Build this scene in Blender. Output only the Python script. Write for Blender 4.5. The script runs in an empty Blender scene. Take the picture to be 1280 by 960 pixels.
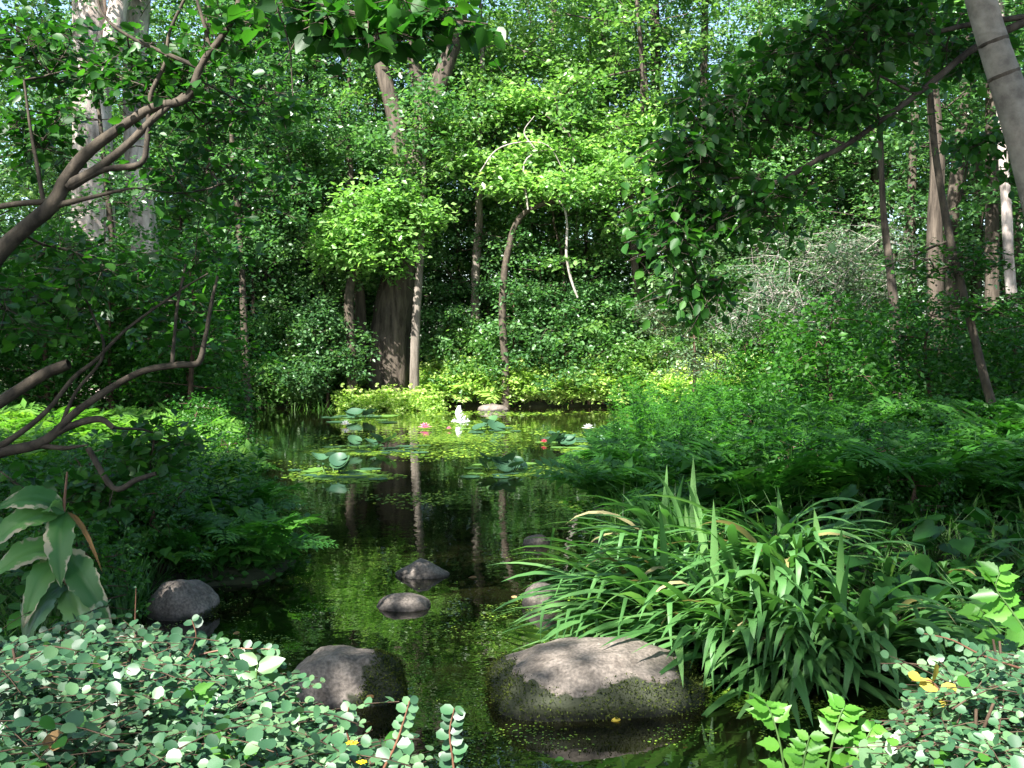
import bpy, math, random
import numpy as np
from mathutils import Vector, Matrix, noise

random.seed(7)
rng = np.random.default_rng(7)
sc = bpy.context.scene
COL = sc.collection

# ------------------------------------------------------------------ camera
CAMZ = 1.65
FPX = 1256.0
PITCH = math.atan(50 / FPX)
cam_d = bpy.data.cameras.new('camera')
cam = bpy.data.objects.new('camera', cam_d)
COL.objects.link(cam)
cam.location = (0, 0, CAMZ)
cam.rotation_euler = (math.pi / 2 - PITCH, 0, 0)
cam_d.sensor_width = 36
cam_d.lens = 36 * FPX / 1280
cam_d.clip_start = 0.05
cam_d.clip_end = 2000
sc.camera = cam

# ------------------------------------------------------------------ light
SUN = np.array([-0.42, -0.70, 0.88])
SUN = SUN / np.linalg.norm(SUN)
world = bpy.data.worlds.new('World')
sc.world = world
world.use_nodes = True
wn = world.node_tree
wn.nodes.clear()
sky = wn.nodes.new('ShaderNodeTexSky')
sky.sky_type = 'NISHITA'
sky.sun_disc = False
sky.sun_elevation = math.asin(SUN[2])
sky.sun_rotation = math.atan2(SUN[0], SUN[1])
sky.air_density = 1.0
sky.dust_density = 1.5
bg = wn.nodes.new('ShaderNodeBackground')
bg.inputs['Strength'].default_value = 0.09
wo = wn.nodes.new('ShaderNodeOutputWorld')
wn.links.new(sky.outputs[0], bg.inputs['Color'])
wn.links.new(bg.outputs[0], wo.inputs['Surface'])
sun_d = bpy.data.lights.new('sun', 'SUN')
sun_d.energy = 5.0
sun_d.angle = math.radians(0.5)
sun_d.color = (1.0, 0.97, 0.91)
sun = bpy.data.objects.new('sun', sun_d)
COL.objects.link(sun)
sun.location = (0, 0, 40)
sun.rotation_euler = Vector(SUN).to_track_quat('Z', 'Y').to_euler()
sc.view_settings.view_transform = 'Standard'
sc.view_settings.look = 'None'
sc.view_settings.exposure = 2.3
sc.view_settings.gamma = 1.0

# ------------------------------------------------------------------ projection of photograph pixels
FW = np.array([0, math.cos(PITCH), -math.sin(PITCH)])
UP = np.array([0, math.sin(PITCH), math.cos(PITCH)])


def ray(px, py):
    return FW + np.array([1.0, 0, 0]) * ((px - 640) / FPX) + UP * ((480 - py) / FPX)


def P(px, py, Y):
    d = ray(px, py)
    return np.array([0, 0, CAMZ]) + d * (Y / d[1])


def G(px, py, z=0.0):
    d = ray(px, py)
    return np.array([0, 0, CAMZ]) + d * ((z - CAMZ) / d[2])


def pxs(r, Y):
    return r * Y / FPX


# ------------------------------------------------------------------ materials
def new_mat(name):
    m = bpy.data.materials.new(name)
    m.use_nodes = True
    nt = m.node_tree
    nt.nodes.clear()
    out = nt.nodes.new('ShaderNodeOutputMaterial')
    return m, nt, out


def leaf_mat(name, dark, mid, light, transl=0.4, rough=0.45, spec=0.4, tcol=None, spots=None):
    m, nt, out = new_mat(name)
    N, L = nt.nodes, nt.links
    at = N.new('ShaderNodeAttribute')
    at.attribute_name = 'rnd'
    oi = N.new('ShaderNodeObjectInfo')
    ad = N.new('ShaderNodeMath')
    ad.operation = 'MULTIPLY_ADD'
    L.new(oi.outputs['Random'], ad.inputs[0])
    ad.inputs[1].default_value = 0.3
    L.new(at.outputs['Fac'], ad.inputs[2])
    sb = N.new('ShaderNodeMath')
    sb.operation = 'SUBTRACT'
    L.new(ad.outputs[0], sb.inputs[0])
    sb.inputs[1].default_value = 0.15
    cr = N.new('ShaderNodeValToRGB')
    L.new(sb.outputs[0], cr.inputs[0])
    e = cr.color_ramp.elements
    e[0].position = 0.05
    e[0].color = (*dark, 1)
    e[1].position = 0.97
    e[1].color = (*light, 1)
    k = e.new(0.55)
    k.color = (*mid, 1)
    col = cr.outputs[0]
    if spots:
        nz = N.new('ShaderNodeTexNoise')
        nz.inputs['Scale'].default_value = spots[1]
        nz.inputs['Detail'].default_value = 8
        tcs = N.new('ShaderNodeTexCoord')
        L.new(tcs.outputs['Object'], nz.inputs['Vector'])
        ca = N.new('ShaderNodeAttribute')
        ca.attribute_name = 'cream'
        sm = N.new('ShaderNodeMath')
        sm.operation = 'ADD'
        L.new(ca.outputs['Fac'], sm.inputs[0])
        L.new(nz.outputs['Fac'], sm.inputs[1])
        r2 = N.new('ShaderNodeValToRGB')
        r2.color_ramp.elements[0].position = spots[2]
        r2.color_ramp.elements[1].position = spots[2] + 0.06
        L.new(sm.outputs[0], r2.inputs[0])
        mx = N.new('ShaderNodeMix')
        mx.data_type = 'RGBA'
        L.new(r2.outputs[0], mx.inputs[0])
        L.new(col, mx.inputs[6])
        mx.inputs[7].default_value = (*spots[0], 1)
        col = mx.outputs[2]
    pb = N.new('ShaderNodeBsdfPrincipled')
    pb.inputs['Roughness'].default_value = rough
    pb.inputs['Specular IOR Level'].default_value = spec
    L.new(col, pb.inputs['Base Color'])
    tr = N.new('ShaderNodeBsdfTranslucent')
    hs = N.new('ShaderNodeMix')
    hs.data_type = 'RGBA'
    hs.blend_type = 'MULTIPLY'
    hs.inputs[0].default_value = 1.0
    L.new(col, hs.inputs[6])
    hs.inputs[7].default_value = (*(tcol or (1.7, 2.0, 0.95)), 1)
    L.new(hs.outputs[2], tr.inputs['Color'])
    ms = N.new('ShaderNodeMixShader')
    ms.inputs[0].default_value = transl
    L.new(pb.outputs[0], ms.inputs[1])
    L.new(tr.outputs[0], ms.inputs[2])
    L.new(ms.outputs[0], out.inputs['Surface'])
    return m


def bark_mat(name, c1, c2, scale=6.0, bump=0.6, bands=None, stretch=0.15, moss=None):
    m, nt, out = new_mat(name)
    N, L = nt.nodes, nt.links
    tc = N.new('ShaderNodeTexCoord')
    mp = N.new('ShaderNodeMapping')
    mp.inputs['Scale'].default_value = (1, 1, stretch)
    L.new(tc.outputs['Object'], mp.inputs[0])
    nz = N.new('ShaderNodeTexNoise')
    nz.inputs['Scale'].default_value = scale
    nz.inputs['Detail'].default_value = 8
    nz.inputs['Roughness'].default_value = 0.65
    L.new(mp.outputs[0], nz.inputs['Vector'])
    cr = N.new('ShaderNodeValToRGB')
    cr.color_ramp.elements[0].position = 0.35
    cr.color_ramp.elements[0].color = (*c1, 1)
    cr.color_ramp.elements[1].position = 0.65
    cr.color_ramp.elements[1].color = (*c2, 1)
    L.new(nz.outputs['Fac'], cr.inputs[0])
    col = cr.outputs[0]
    if bands:
        m2 = N.new('ShaderNodeMapping')
        m2.inputs['Scale'].default_value = (0.6, 0.6, bands[1])
        L.new(tc.outputs['Object'], m2.inputs[0])
        n2 = N.new('ShaderNodeTexNoise')
        n2.inputs['Scale'].default_value = 3.0
        n2.inputs['Detail'].default_value = 3
        L.new(m2.outputs[0], n2.inputs['Vector'])
        r2 = N.new('ShaderNodeValToRGB')
        r2.color_ramp.elements[0].position = 0.64
        r2.color_ramp.elements[1].position = 0.76
        L.new(n2.outputs['Fac'], r2.inputs[0])
        mx = N.new('ShaderNodeMix')
        mx.data_type = 'RGBA'
        L.new(r2.outputs[0], mx.inputs[0])
        L.new(col, mx.inputs[6])
        mx.inputs[7].default_value = (*bands[0], 1)
        col = mx.outputs[2]
    if moss:
        n3 = N.new('ShaderNodeTexNoise')
        n3.inputs['Scale'].default_value = 2.2
        n3.inputs['Detail'].default_value = 5
        L.new(tc.outputs['Object'], n3.inputs['Vector'])
        r3 = N.new('ShaderNodeValToRGB')
        r3.color_ramp.elements[0].position = 0.5
        r3.color_ramp.elements[1].position = 0.62
        L.new(n3.outputs['Fac'], r3.inputs[0])
        mx = N.new('ShaderNodeMix')
        mx.data_type = 'RGBA'
        L.new(r3.outputs[0], mx.inputs[0])
        L.new(col, mx.inputs[6])
        mx.inputs[7].default_value = (*moss, 1)
        col = mx.outputs[2]
    pb = N.new('ShaderNodeBsdfPrincipled')
    pb.inputs['Roughness'].default_value = 0.85
    pb.inputs['Specular IOR Level'].default_value = 0.2
    L.new(col, pb.inputs['Base Color'])
    bp = N.new('ShaderNodeBump')
    bp.inputs['Strength'].default_value = bump
    bp.inputs['Distance'].default_value = 0.03
    L.new(nz.outputs['Fac'], bp.inputs['Height'])
    L.new(bp.outputs[0], pb.inputs['Normal'])
    L.new(pb.outputs[0], out.inputs['Surface'])
    return m


def rock_mat(name, c1, c2, mossc=(0.018, 0.022, 0.007), wet=True, moss_bias=0.0):
    m, nt, out = new_mat(name)
    N, L = nt.nodes, nt.links
    tc = N.new('ShaderNodeTexCoord')
    ge = N.new('ShaderNodeNewGeometry')
    nz = N.new('ShaderNodeTexNoise')
    nz.inputs['Scale'].default_value = 9
    nz.inputs['Detail'].default_value = 10
    nz.inputs['Roughness'].default_value = 0.7
    L.new(tc.outputs['Object'], nz.inputs['Vector'])
    cr = N.new('ShaderNodeValToRGB')
    cr.color_ramp.elements[0].position = 0.36
    cr.color_ramp.elements[0].color = (*c1, 1)
    cr.color_ramp.elements[1].position = 0.66
    cr.color_ramp.elements[1].color = (*c2, 1)
    L.new(nz.outputs['Fac'], cr.inputs[0])
    # fine lichen speckle
    n4 = N.new('ShaderNodeTexNoise')
    n4.inputs['Scale'].default_value = 70
    n4.inputs['Detail'].default_value = 4
    L.new(tc.outputs['Object'], n4.inputs['Vector'])
    r4 = N.new('ShaderNodeValToRGB')
    r4.color_ramp.elements[0].position = 0.3
    r4.color_ramp.elements[0].color = (0.55, 0.53, 0.5, 1)
    r4.color_ramp.elements[1].position = 0.72
    r4.color_ramp.elements[1].color = (1.35, 1.3, 1.25, 1)
    L.new(n4.outputs['Fac'], r4.inputs[0])
    m4 = N.new('ShaderNodeMix')
    m4.data_type = 'RGBA'
    m4.blend_type = 'MULTIPLY'
    m4.inputs[0].default_value = 1
    L.new(cr.outputs[0], m4.inputs[6])
    L.new(r4.outputs[0], m4.inputs[7])
    col = m4.outputs[2]
    # moss stains where the attribute says moss grows
    at = N.new('ShaderNodeAttribute')
    at.attribute_name = 'moss'
    n3 = N.new('ShaderNodeTexNoise')
    n3.inputs['Scale'].default_value = 14
    n3.inputs['Detail'].default_value = 8
    L.new(tc.outputs['Object'], n3.inputs['Vector'])
    ad = N.new('ShaderNodeMath')
    ad.operation = 'ADD'
    L.new(at.outputs['Fac'], ad.inputs[0])
    L.new(n3.outputs['Fac'], ad.inputs[1])
    r3 = N.new('ShaderNodeValToRGB')
    r3.color_ramp.elements[0].position = 0.9
    r3.color_ramp.elements[1].position = 1.0
    L.new(ad.outputs[0], r3.inputs[0])
    mx = N.new('ShaderNodeMix')
    mx.data_type = 'RGBA'
    L.new(r3.outputs[0], mx.inputs[0])
    L.new(col, mx.inputs[6])
    mx.inputs[7].default_value = (*mossc, 1)
    # wet dark line at the water
    sp = N.new('ShaderNodeSeparateXYZ')
    L.new(ge.outputs['Position'], sp.inputs[0])
    r5 = N.new('ShaderNodeMapRange')
    r5.inputs['From Min'].default_value = 0.015
    r5.inputs['From Max'].default_value = 0.05
    r5.inputs['To Min'].default_value = 0.3
    L.new(sp.outputs['Z'], r5.inputs['Value'])
    m5 = N.new('ShaderNodeMix')
    m5.data_type = 'RGBA'
    m5.blend_type = 'MULTIPLY'
    m5.inputs[0].default_value = 1
    L.new(mx.outputs[2], m5.inputs[6])
    L.new(r5.outputs[0], m5.inputs[7])
    pb = N.new('ShaderNodeBsdfPrincipled')
    pb.inputs['Roughness'].default_value = 0.8
    L.new(m5.outputs[2], pb.inputs['Base Color'])
    bp = N.new('ShaderNodeBump')
    bp.inputs['Strength'].default_value = 0.8
    bp.inputs['Distance'].default_value = 0.012
    L.new(nz.outputs['Fac'], bp.inputs['Height'])
    b2 = N.new('ShaderNodeBump')
    b2.inputs['Strength'].default_value = 0.5
    b2.inputs['Distance'].default_value = 0.003
    L.new(n4.outputs['Fac'], b2.inputs['Height'])
    L.new(bp.outputs[0], b2.inputs['Normal'])
    L.new(b2.outputs[0], pb.inputs['Normal'])
    L.new(pb.outputs[0], out.inputs['Surface'])
    return m


def plain_mat(name, c, rough=0.6, spec=0.4, transl=0.0, noise_amt=0.3, nscale=20):
    m, nt, out = new_mat(name)
    N, L = nt.nodes, nt.links
    nz = N.new('ShaderNodeTexNoise')
    nz.inputs['Scale'].default_value = nscale
    tc = N.new('ShaderNodeTexCoord')
    L.new(tc.outputs['Object'], nz.inputs['Vector'])
    cr = N.new('ShaderNodeValToRGB')
    a, b = 1 - noise_amt, 1 + noise_amt
    cr.color_ramp.elements[0].position = 0.3
    cr.color_ramp.elements[0].color = (c[0] * a, c[1] * a, c[2] * a, 1)
    cr.color_ramp.elements[1].position = 0.7
    cr.color_ramp.elements[1].color = (min(1, c[0] * b), min(1, c[1] * b), min(1, c[2] * b), 1)
    L.new(nz.outputs['Fac'], cr.inputs[0])
    pb = N.new('ShaderNodeBsdfPrincipled')
    pb.inputs['Roughness'].default_value = rough
    pb.inputs['Specular IOR Level'].default_value = spec
    L.new(cr.outputs[0], pb.inputs['Base Color'])
    if transl:
        tr = N.new('ShaderNodeBsdfTranslucent')
        L.new(cr.outputs[0], tr.inputs['Color'])
        ms = N.new('ShaderNodeMixShader')
        ms.inputs[0].default_value = transl
        L.new(pb.outputs[0], ms.inputs[1])
        L.new(tr.outputs[0], ms.inputs[2])
        L.new(ms.outputs[0], out.inputs['Surface'])
    else:
        L.new(pb.outputs[0], out.inputs['Surface'])
    return m


def water_mat():
    m, nt, out = new_mat('pond_water')
    N, L = nt.nodes, nt.links
    tc = N.new('ShaderNodeTexCoord')
    n1 = N.new('ShaderNodeTexNoise')
    n1.inputs['Scale'].default_value = 5
    n1.inputs['Detail'].default_value = 3
    L.new(tc.outputs['Object'], n1.inputs['Vector'])
    n2 = N.new('ShaderNodeTexNoise')
    n2.inputs['Scale'].default_value = 0.8
    L.new(tc.outputs['Object'], n2.inputs['Vector'])
    # ripples spread from the small jet: ring waves that die away
    mp = N.new('ShaderNodeMapping')
    jx, jy, _ = G(573, 527)
    mp.inputs['Location'].default_value = (-jx, -jy, 0)
    L.new(tc.outputs['Object'], mp.inputs[0])
    ln = N.new('ShaderNodeVectorMath')
    ln.operation = 'LENGTH'
    L.new(mp.outputs[0], ln.inputs[0])
    sn = N.new('ShaderNodeMath')
    sn.operation = 'MULTIPLY'
    sn.inputs[1].default_value = 14.0
    L.new(ln.outputs['Value'], sn.inputs[0])
    si = N.new('ShaderNodeMath')
    si.operation = 'SINE'
    L.new(sn.outputs[0], si.inputs[0])
    fa = N.new('ShaderNodeMapRange')
    fa.inputs['From Min'].default_value = 0.2
    fa.inputs['From Max'].default_value = 9.0
    fa.inputs['To Min'].default_value = 0.22
    fa.inputs['To Max'].default_value = 0.0
    L.new(ln.outputs['Value'], fa.inputs['Value'])
    mu = N.new('ShaderNodeMath')
    mu.operation = 'MULTIPLY'
    L.new(si.outputs[0], mu.inputs[0])
    L.new(fa.outputs[0], mu.inputs[1])
    ad = N.new('ShaderNodeMath')
    ad.operation = 'ADD'
    L.new(n1.outputs['Fac'], ad.inputs[0])
    L.new(mu.outputs[0], ad.inputs[1])
    bp = N.new('ShaderNodeBump')
    bp.inputs['Strength'].default_value = 0.09
    bp.inputs['Distance'].default_value = 0.02
    L.new(ad.outputs[0], bp.inputs['Height'])
    df = N.new('ShaderNodeBsdfDiffuse')
    df.inputs['Color'].default_value = (0.005, 0.0055, 0.002, 1)
    gl = N.new('ShaderNodeBsdfGlossy')
    gl.inputs['Roughness'].default_value = 0.0
    gl.inputs['Color'].default_value = (1, 1, 1, 1)
    L.new(bp.outputs[0], gl.inputs['Normal'])
    fr = N.new('ShaderNodeFresnel')
    fr.inputs['IOR'].default_value = 1.7
    ms = N.new('ShaderNodeMixShader')
    L.new(fr.outputs[0], ms.inputs[0])
    L.new(df.outputs[0], ms.inputs[1])
    L.new(gl.outputs[0], ms.inputs[2])
    L.new(ms.outputs[0], out.inputs['Surface'])
    return m


def ground_mat():
    m, nt, out = new_mat('forest_soil')
    N, L = nt.nodes, nt.links
    tc = N.new('ShaderNodeTexCoord')
    n1 = N.new('ShaderNodeTexNoise')
    n1.inputs['Scale'].default_value = 3
    n1.inputs['Detail'].default_value = 10
    L.new(tc.outputs['Object'], n1.inputs['Vector'])
    cr = N.new('ShaderNodeValToRGB')
    e = cr.color_ramp.elements
    e[0].position = 0.35
    e[0].color = (0.018, 0.014, 0.008, 1)
    e[1].position = 0.7
    e[1].color = (0.05, 0.06, 0.02, 1)
    k = e.new(0.5)
    k.color = (0.03, 0.035, 0.012, 1)
    L.new(n1.outputs['Fac'], cr.inputs[0])
    pb = N.new('ShaderNodeBsdfPrincipled')
    pb.inputs['Roughness'].default_value = 0.95
    L.new(cr.outputs[0], pb.inputs['Base Color'])
    bp = N.new('ShaderNodeBump')
    bp.inputs['Strength'].default_value = 1
    bp.inputs['Distance'].default_value = 0.05
    L.new(n1.outputs['Fac'], bp.inputs['Height'])
    L.new(bp.outputs[0], pb.inputs['Normal'])
    L.new(pb.outputs[0], out.inputs['Surface'])
    return m


M = {
    'pale': leaf_mat('pale_sunlit_leaf', (0.08, 0.19, 0.045), (0.17, 0.31, 0.08), (0.33, 0.44, 0.18), 0.42, 0.38, 0.6),  # sunlight on the brightest crowns put into a paler leaf colour
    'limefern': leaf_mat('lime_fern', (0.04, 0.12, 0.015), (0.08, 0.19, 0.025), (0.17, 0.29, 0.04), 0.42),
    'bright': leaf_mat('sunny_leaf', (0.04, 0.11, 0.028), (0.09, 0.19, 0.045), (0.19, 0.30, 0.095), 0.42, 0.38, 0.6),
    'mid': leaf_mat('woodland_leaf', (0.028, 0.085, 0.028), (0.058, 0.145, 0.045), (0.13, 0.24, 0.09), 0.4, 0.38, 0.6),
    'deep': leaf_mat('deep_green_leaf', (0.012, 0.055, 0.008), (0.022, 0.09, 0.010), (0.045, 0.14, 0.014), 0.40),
    'cool': leaf_mat('blue_green_leaf', (0.03, 0.085, 0.03), (0.055, 0.13, 0.045), (0.11, 0.20, 0.07), 0.35, 0.4, 0.5),
    'grey': leaf_mat('grey_green_leaf', (0.03, 0.07, 0.035), (0.06, 0.11, 0.055), (0.11, 0.17, 0.085), 0.3, 0.4, 0.5),
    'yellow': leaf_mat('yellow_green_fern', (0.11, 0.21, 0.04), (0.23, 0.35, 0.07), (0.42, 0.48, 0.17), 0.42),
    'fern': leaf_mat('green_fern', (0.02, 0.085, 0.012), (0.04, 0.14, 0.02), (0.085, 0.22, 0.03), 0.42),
    'iris': leaf_mat('iris_blade', (0.03, 0.095, 0.022), (0.065, 0.165, 0.045), (0.13, 0.25, 0.08), 0.3, 0.52, 0.35),
    'irisdry': leaf_mat('withered_blade', (0.16, 0.15, 0.05), (0.25, 0.22, 0.09), (0.35, 0.31, 0.16), 0.3, 0.6, 0.3, (1.2, 1.1, 0.8)),
    'coton': leaf_mat('cotoneaster_leaf', (0.018, 0.058, 0.025), (0.04, 0.11, 0.045), (0.10, 0.19, 0.08), 0.2, 0.46, 0.55),
    'lime': leaf_mat('lime_leaf', (0.05, 0.16, 0.02), (0.085, 0.23, 0.03), (0.13, 0.30, 0.045), 0.45, 0.4, 0.4),
    'amber': leaf_mat('amber_leaf', (0.25, 0.22, 0.04), (0.38, 0.30, 0.05), (0.45, 0.38, 0.08), 0.4, 0.5, 0.3, (1.3, 1.1, 0.6)),
    'pad': leaf_mat('lily_pad', (0.02, 0.06, 0.03), (0.035, 0.09, 0.045), (0.10, 0.21, 0.035), 0.12, 0.5, 0.45),
    'mat': leaf_mat('duckweed', (0.04, 0.10, 0.012), (0.085, 0.18, 0.018), (0.20, 0.30, 0.03), 0.15, 0.5, 0.4),
    'blotch': leaf_mat('blotched_leaf', (0.03, 0.10, 0.025), (0.06, 0.16, 0.04), (0.10, 0.22, 0.06), 0.3, 0.5, 0.4, None, ((0.32, 0.28, 0.20), 16, 0.66)),
    'moss': leaf_mat('moss', (0.012, 0.018, 0.004), (0.025, 0.036, 0.007), (0.07, 0.09, 0.015), 0.15, 0.9, 0.1),
    'grass': leaf_mat('bank_grass', (0.03, 0.09, 0.015), (0.055, 0.15, 0.025), (0.12, 0.24, 0.04), 0.4),
    'litter': leaf_mat('fallen_leaf', (0.12, 0.07, 0.025), (0.21, 0.12, 0.045), (0.30, 0.21, 0.10), 0.2, 0.7, 0.2, (1, 0.9, 0.6)),
    'bark': bark_mat('dark_bark', (0.022, 0.017, 0.013), (0.10, 0.08, 0.062), 9, 1.0, None, 0.12),
    'barkgrey': bark_mat('grey_bark', (0.06, 0.05, 0.04), (0.21, 0.18, 0.15), 7, 0.7),
    'barkpale': bark_mat('pale_bark', (0.14, 0.11, 0.095), (0.62, 0.53, 0.48), 5, 0.9, None, 0.35),
    'birch': bark_mat('birch_bark', (0.12, 0.105, 0.09), (0.27, 0.245, 0.21), 9, 0.25, ((0.09, 0.08, 0.07), 3.5), 1.0),
    'branch': bark_mat('smooth_branch_bark', (0.022, 0.018, 0.014), (0.085, 0.068, 0.05), 14, 0.3, None, 0.6),
    'twig': bark_mat('twig_bark', (0.03, 0.018, 0.012), (0.09, 0.06, 0.04), 20, 0.2, None, 0.5),
    'deadwood': bark_mat('bleached_wood', (0.15, 0.13, 0.11), (0.34, 0.31, 0.28), 16, 0.2, None, 0.4),
    'rock': rock_mat('boulder_stone', (0.07, 0.058, 0.048), (0.185, 0.16, 0.14)),
    'rockdark': rock_mat('dark_boulder_stone', (0.045, 0.04, 0.034), (0.12, 0.105, 0.09)),
    'white': plain_mat('white_petal', (0.8, 0.8, 0.78), 0.5, 0.4, 0.3, 0.05),
    'pink': plain_mat('pink_petal', (0.75, 0.25, 0.38), 0.5, 0.4, 0.3, 0.15),
    'red': plain_mat('crimson_petal', (0.55, 0.08, 0.14), 0.5, 0.4, 0.3, 0.15),
    'yolk': plain_mat('yellow_petal', (0.85, 0.6, 0.02), 0.5, 0.4, 0.2, 0.1),
    'foam': plain_mat('aerated_water', (0.85, 0.88, 0.9), 0.15, 0.6, 0.35, 0.08),
    'stem': plain_mat('green_stem', (0.06, 0.12, 0.03), 0.5, 0.4, 0.0, 0.2),
    'redstem': plain_mat('red_brown_stem', (0.13, 0.06, 0.035), 0.5, 0.4, 0.0, 0.3),
    'water': water_mat(),
    'soil': ground_mat(),
}


# ------------------------------------------------------------------ objects
ORG = {}


def tag(o, label=None, cat=None, group=None, kind=None):
    if label: o['label'] = label
    if cat: o['category'] = cat
    if group: o['group'] = group
    if kind: o['kind'] = kind
    return o


def thing(name, label, cat, loc=(0, 0, 0), group=None, rz=0.0):
    o = bpy.data.objects.new(name, None)
    o.empty_display_size = 0.1
    COL.objects.link(o)
    o.location = tuple(float(c) for c in loc)
    o.rotation_euler = (0, 0, rz)
    ORG[o] = np.array(loc, float)
    return tag(o, label, cat, group)


class MB:
    def __init__(s):
        s.V, s.F, s.R, s.n = [], [], [], 0

    def add(s, V, F, r=0.5):
        V = np.asarray(V, float).reshape(-1, 3)
        if not isinstance(F, (list, tuple)): F = [F]
        for f in F:
            f = np.asarray(f, np.int64)
            if len(f) == 0: continue
            s.F.append(f + s.n)
            s.R.append(np.full(len(f), r) if np.isscalar(r) else np.asarray(r, float))
        s.V.append(V)
        s.n += len(V)

    def mesh(s, name, org=None, smooth=False):
        me = bpy.data.meshes.new(name)
        V = np.concatenate(s.V) if s.V else np.zeros((0, 3))
        if org is not None: V = V - org
        me.vertices.add(len(V))
        me.vertices.foreach_set('co', V.astype(np.float32).ravel())
        if s.F:
            idx = np.concatenate([f.ravel() for f in s.F])
            tot = np.concatenate([np.full(len(f), f.shape[1]) for f in s.F])
            st = np.concatenate([[0], np.cumsum(tot)[:-1]])
            me.loops.add(len(idx))
            me.loops.foreach_set('vertex_index', idx.astype(np.int32))
            me.polygons.add(len(tot))
            me.polygons.foreach_set('loop_start', st.astype(np.int32))
            a = me.attributes.new('rnd', 'FLOAT', 'FACE')
            a.data.foreach_set('value', np.concatenate(s.R).astype(np.float32))
            if smooth:
                me.polygons.foreach_set('use_smooth', np.ones(len(tot), bool))
        me.update(calc_edges=True)
        return me

    def build(s, name, mat, parent=None, smooth=False, kind=None, org=None):
        if org is None: org = ORG.get(parent)
        me = s.mesh(name, org, smooth)
        me.materials.append(M[mat])
        o = bpy.data.objects.new(name, me)
        COL.objects.link(o)
        if parent: o.parent = parent; ORG[o] = org
        if kind: o['kind'] = kind
        return o


def copy_tree(o, parent=None):
    c = o.copy()
    COL.objects.link(c)
    if parent: c.parent = parent
    for ch in list(o.children):
        copy_tree(ch, c)
    return c


def nrm(a):
    return a / np.maximum(np.linalg.norm(a, axis=-1, keepdims=True), 1e-9)


# leaf templates: along +Y from 0 to 1, blade width in X, normal +Z
T = {}
T['diamond'] = (np.array([(0, 0, 0), (.30, .42, .07), (0, 1, -.05), (-.30, .42, .07)], float), [np.array([(0, 1, 2), (0, 2, 3)])])
T['narrow'] = (np.array([(0, 0, 0), (.14, .42, .03), (0, 1, -.08), (-.14, .42, .03)], float), [np.array([(0, 1, 2), (0, 2, 3)])])
T['oval'] = (np.array([(0, 0, 0), (.24, .18, .05), (.33, .48, .06), (.19, .80, .0), (0, 1.02, -.08), (-.19, .80, .0), (-.33, .48, .06), (-.24, .18, .05)], float),
             [np.array([(0, 1, 2, 3, 4), (0, 4, 5, 6, 7)])])
T['round'] = (np.array([(0, 0, 0), (.30, .12, .05), (.44, .42, .09), (.36, .76, .05), (0, .98, -.03), (-.36, .76, .05), (-.44, .42, .09), (-.30, .12, .05)], float),
              [np.array([(0, 1, 2, 3, 4), (0, 4, 5, 6, 7)])])
T['heart'] = (np.array([(0, .06, 0), (.22, -.04, .03), (.44, .16, .06), (.42, .48, .05), (.2, .8, 0), (0, 1.05, -.1),
                        (-.2, .8, 0), (-.42, .48, .05), (-.44, .16, .06), (-.22, -.04, .03)], float),
              [np.array([(0, 1, 2, 3, 4, 5), (0, 5, 6, 7, 8, 9)])])
T['ash'] = (np.array([(0, 0, 0), (.16, .14, .03), (.27, .30, .05), (.24, .36, .04), (.31, .50, .05), (.24, .56, .03), (.24, .70, .02), (.14, .76, .01), (0, 1.12, -.1),
                       (-.14, .76, .01), (-.24, .70, .02), (-.24, .56, .03), (-.31, .50, .05), (-.24, .36, .04), (-.27, .30, .05), (-.16, .14, .03)], float),
            [np.array([(0, 1, 2, 3, 4, 5, 6, 7, 8), (0, 8, 9, 10, 11, 12, 13, 14, 15)])])
T['fleck'] = (np.array([(-.5, -.3, 0), (.4, -.45, 0), (.55, .3, 0), (-.2, .55, 0)], float), [np.array([(0, 1, 2, 3)])])


def put(mb, tm, pos, d, n, size, wr=1.0, r=None):
    TV, TF = T[tm]
    N = len(pos)
    if N == 0: return
    n = nrm(n)
    d = nrm(d - n * np.sum(d * n, 1, keepdims=True))
    s = np.cross(d, n)
    size = np.broadcast_to(np.asarray(size, float), (N,))[:, None, None]
    wr = np.broadcast_to(np.asarray(wr, float), (N,))[:, None, None]
    V = pos[:, None, :] + size * (TV[None, :, 0:1] * wr * s[:, None, :] + TV[None, :, 1:2] * d[:, None, :] + TV[None, :, 2:3] * n[:, None, :])
    if r is None: r = rng.random(N)
    k = len(TV)
    Fs, Rs = [], []
    base = mb.n
    mb.V.append(V.reshape(-1, 3))
    for f in TF:
        mb.F.append((f[None] + (np.arange(N) * k)[:, None, None]).reshape(-1, f.shape[1]) + base)
        mb.R.append(np.repeat(r, len(f)))
    mb.n += N * k


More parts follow.
